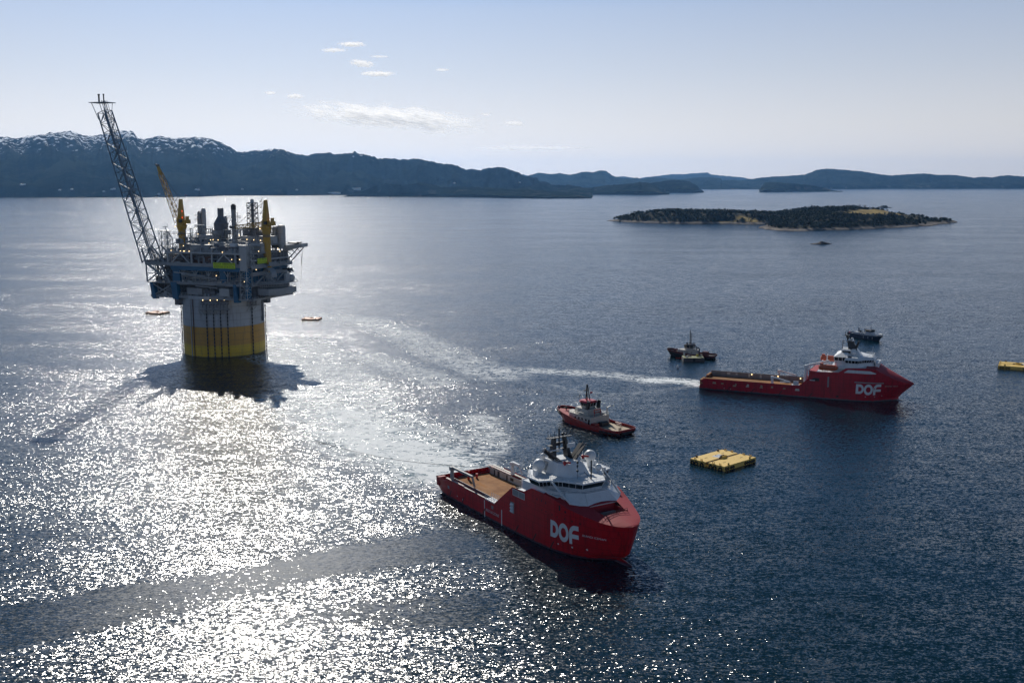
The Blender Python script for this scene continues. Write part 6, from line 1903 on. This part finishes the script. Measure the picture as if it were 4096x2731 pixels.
PINE = [(1096, 2745, 9, 'lone dark pine near the low rocky tip of the island'), (1066, 2800, 8, 'small dark pine on the heath short of the rocky tip'), (880, 2735, 8, 'single dark pine standing in the straw coloured meadow'), (288, 2815, 9, 'outermost dark pine at the narrow wooded end of the island'), (318, 2790, 10, 'second dark pine from the narrow wooded end of the island')]
for i, (x, y, h, lb) in enumerate(PINE):
    tree(lb, x, y, h, 'pine', 'single pines on the island', 60 + i)

# ==================================================================== HOUSES
M_WALLW = paint('white_house_wall', (0.78, 0.78, 0.76), .6, .15, streak=False)
M_WALLR = paint('red_house_wall', (0.32, 0.06, 0.045), .7, .2, streak=False)
M_ROOF = paint('grey_house_roof', (0.12, 0.12, 0.125), .35, .3, streak=False)
M_ROOFW = paint('pale_sheet_roof', (0.85, 0.86, 0.86), .3, .15, streak=False)
def house(label, x, y, z, w_, d_, h_, rz, grp, mt=None, cat='house', flat=False, name='house'):
    o = thing(name, label, cat, (x, y, z), rz, grp)
    wl = MB().slab([(-w_ / 2, -1.5), (w_ / 2, -1.5), (w_ / 2, h_), (0, h_ * (1.08 if flat else 1.5)), (-w_ / 2, h_)], -d_ / 2, d_ / 2).build('wall', mt or M_WALLW, o)
    rh = h_ * (1.08 if flat else 1.5)
    rf = MB()
    for sg in (-1, 1):
        rf.add([(sg * (w_ / 2 + .5), -d_ / 2 - .5, h_ - .1), (sg * (w_ / 2 + .5), d_ / 2 + .5, h_ - .1), (0, d_ / 2 + .5, rh + .25), (0, -d_ / 2 - .5, rh + .25),
                (sg * (w_ / 2 + .5), -d_ / 2 - .5, h_ + .15), (sg * (w_ / 2 + .5), d_ / 2 + .5, h_ + .15), (0, d_ / 2 + .5, rh + .5), (0, -d_ / 2 - .5, rh + .5)],
               [(0, 1, 2, 3), (4, 7, 6, 5), (0, 4, 5, 1), (1, 5, 6, 2), (2, 6, 7, 3), (3, 7, 4, 0)])
    rf.build('roof', M_ROOFW if flat else M_ROOF, o)
    for x_ in (-w_ * .25, w_ * .25):
        MB().span((x_ - .7, -d_ / 2 - .06, h_ * .35), (x_ + .7, -d_ / 2 + .02, h_ * .75)).build('window', M_GLASS, wl)
    return o
house('white cabin half hidden by bare trees on the island ridge', 985, 3085, ground(985, 3085), 9, 7, 3.4, .3, 'cabins on the island')
house('white cabin on the open straw slope of the island', 1010, 2968, ground(1010, 2968), 9, 7, 3.6, -.2, 'cabins on the island')


HOUSES = [(-3289, 7086, 81, 'white'), (-3268, 7085, 83, 'white'), (-3003, 7012, 47, 'white'), (-2926, 7019, 51, 'white'), (-2722, 7040, 37, 'white'), (-2681, 7072, 51, 'white'), (-2667, 7077, 53, 'white'),
          (-2378, 7105, 18, 'white'), (-2232, 7217, 9, 'red'), (-2189, 7316, 47, 'white'), (-2174, 7323, 45, 'white'), (-2031, 7954, 45, 'white'), (-1630, 8000, 39, 'white'), (-497, 9136, 88, 'white'), (68, 9486, 92, 'white')]
HL = ['small white house highest up at the outer end of the far shore', 'small white house just beside the highest one at the outer end of the far shore', 'white house on the dark shore between the frame edge and the flare boom, lower one',
      'white house on the far shore, close beside the flare boom on its outer side', 'white house low on the far shore just behind the flare boom foot', 'white house above the one behind the flare boom foot', 'third white house in the cluster behind the flare boom',
      'lone white house at the waterline between the flare boom and yellow crane boom', 'red boathouse at the waterline behind the yellow crane boom', 'white house on the hillside above the red boathouse', 'second white house on the hillside above the red boathouse',
      'white house on the far shore above the lattice tower of the platform', 'white house on the far shore just past the platform crane mast', 'tiny white house on the wooded slope past the factory halls', 'tiny white house alone on the last dark headland slope']
for i, (x, y, z, k_) in enumerate(HOUSES):
    house(HL[i], x, y, z, 17, 12, 6, .1 + .5 * ((i * 37) % 10) / 10, 'houses on the far shore', M_WALLW if k_ == 'white' else M_WALLR)
house('long low white waterfront hall on the far shore with pale roof', -1369, 8134, 9, 92, 40, 12, -.05, None, cat='hall', flat=True, name='waterfront_hall')
house('white factory hall set back above the waterfront hall on the far shore', -1235, 8316, 40, 84, 40, 13, .06, None, cat='hall', flat=True, name='factory_hall')

# ==================================================================== CLOUDS
def cloud(label, az0, az1, el0, el1, seed, dens, D=31000.0, slope=0.0, fray=1.0):
    """a thin sheet of high cloud: flattened lens at its own height, torn along the wind"""
    r = random.Random(seed)
    am, em = R((az0 + az1) / 2), R((el0 + el1) / 2)
    w_ = D * (math.tan(R(az1)) - math.tan(R(az0))) / 2
    h_ = D * (math.tan(R(el1)) - math.tan(R(el0))) / 2
    c = (D * math.tan(am), D, D * math.tan(em) / math.cos(am) + 108)
    t = NT('cloud_vapour')
    tc = t.n('ShaderNodeTexCoord').outputs['Object']
    sp = t.n('ShaderNodeSeparateXYZ'); t.l(tc, sp.inputs[0])
    x = t.math('DIVIDE', sp.outputs[0], w_)
    z = t.math('DIVIDE', t.math('SUBTRACT', sp.outputs[2], t.math('MULTIPLY', sp.outputs[0], slope)), h_)
    u = t.n('ShaderNodeCombineXYZ')
    t.l(t.math('MULTIPLY', sp.outputs[0], 1 / max(w_ * .42, 160)), u.inputs[0]); t.l(t.math('MULTIPLY', sp.outputs[1], 1 / 2500), u.inputs[1]); t.l(t.math('MULTIPLY', z, 1.15), u.inputs[2])
    uv = t.mapping(u.outputs[0], loc=(seed * 3.7, 0, seed * 1.3), rot=(0, R(-14), 0))
    warp = t.noise(uv, 1.3, 5, .62)
    z2 = t.math('ADD', z, t.math('MULTIPLY', t.math('SUBTRACT', warp, .5), 1.7 * fray))
    x2 = t.math('ADD', x, t.math('MULTIPLY', t.math('SUBTRACT', t.noise(uv, 2.1, 4, .6), .5), .9 * fray))
    rad = t.math('SQRT', t.math('ADD', t.math('MULTIPLY', x2, x2), t.math('MULTIPLY', z2, z2)))
    body = t.ramp(rad, 1.12, .25)
    tex = t.noise(t.mapping(uv, scale=(1, 1, 2.6)), 2.4, 8, .68)
    al = t.math('MULTIPLY', t.math('MULTIPLY', t.ramp(body, 0, .7), t.ramp(t.math('ADD', tex, t.math('MULTIPLY', body, .32)), .50, 1.0)), dens)
    tr = t.n('ShaderNodeBsdfTransparent')
    tl = t.n('ShaderNodeBsdfTranslucent'); tl.inputs[0].default_value = (.95, .93, .89, 1)
    df = t.n('ShaderNodeBsdfDiffuse'); df.inputs[0].default_value = (.97, .96, .93, 1)
    ad = t.n('ShaderNodeMixShader'); ad.inputs[0].default_value = .1; t.l(tl.outputs[0], ad.inputs[1]); t.l(df.outputs[0], ad.inputs[2])
    mx = t.n('ShaderNodeMixShader')
    t.l(al, mx.inputs[0]); t.l(tr.outputs[0], mx.inputs[1]); t.l(ad.outputs[0], mx.inputs[2])
    m_ = t.done(mx.outputs[0])
    m = MB().ball((0, 0, 0), 1.0, 20)
    m.v = [(a * w_ * 1.25, b * max(h_ * .45, 60), e * (h_ * 1.5) + a * w_ * 1.25 * slope) for a, b, e in m.v]
    o = m.build('cloud', m_, smooth=True)
    o.location = c
    return tag(o, label, 'cloud', 'thin white clouds')
CL = [(-12.6, -.6, 2.5, 4.2, 1, .82, -.085, .95, 'long cream cloud streak low over the hills, largest of all'),
      (-9.4, -7.5, 6.88, 7.24, 2, .85, -.02, 1, 'topmost white cloud wisp of the small cluster'),
      (-10.3, -8.5, 6.6, 6.9, 3, .6, .0, 1, 'faint cloud wisp just under the topmost one'),
      (-8.8, -7.1, 5.85, 6.36, 4, .75, -.12, 1, 'slanting white cloud wisp in the middle of the small cluster'),
      (-8.3, -5.95, 5.4, 5.78, 5, .9, .0, .8, 'bright smooth cloud at the bottom of the small cluster'),
      (-7.7, -6.4, 6.38, 6.56, 6, .45, .0, 1, 'thin faint cloud line beside the slanting wisp'),
      (-13.1, -12.3, 4.42, 4.64, 7, .6, .0, 1, 'tiny cloud puff beyond the end of the long streak'),
      (-12.0, -10.9, 4.2, 4.56, 8, .7, .0, 1, 'small cloud puff over the upper end of the long streak'),
      (-4.2, -3.2, 5.72, 5.93, 9, .5, .0, 1, 'small lone cloud high above the lower end of the streak'),
      (-1.8, -1.0, 3.45, 3.6, 10, .55, .0, 1, 'tiny cloud dash past the lower tip of the streak'),
      (-.6, .8, 2.88, 3.24, 11, .6, -.06, 1, 'small flat cloud past the lower tip of the streak'),
      (-2.8, 4.8, 1.62, 1.92, 12, .5, .005, 1, 'very long faint cloud band just above the far hills')]
for a0, a1, e0, e1, sd_c, dn, sl, fr_, lb in CL:
    cloud(lb, a0, a1, e0, e1, sd_c, dn, slope=sl, fray=fr_)
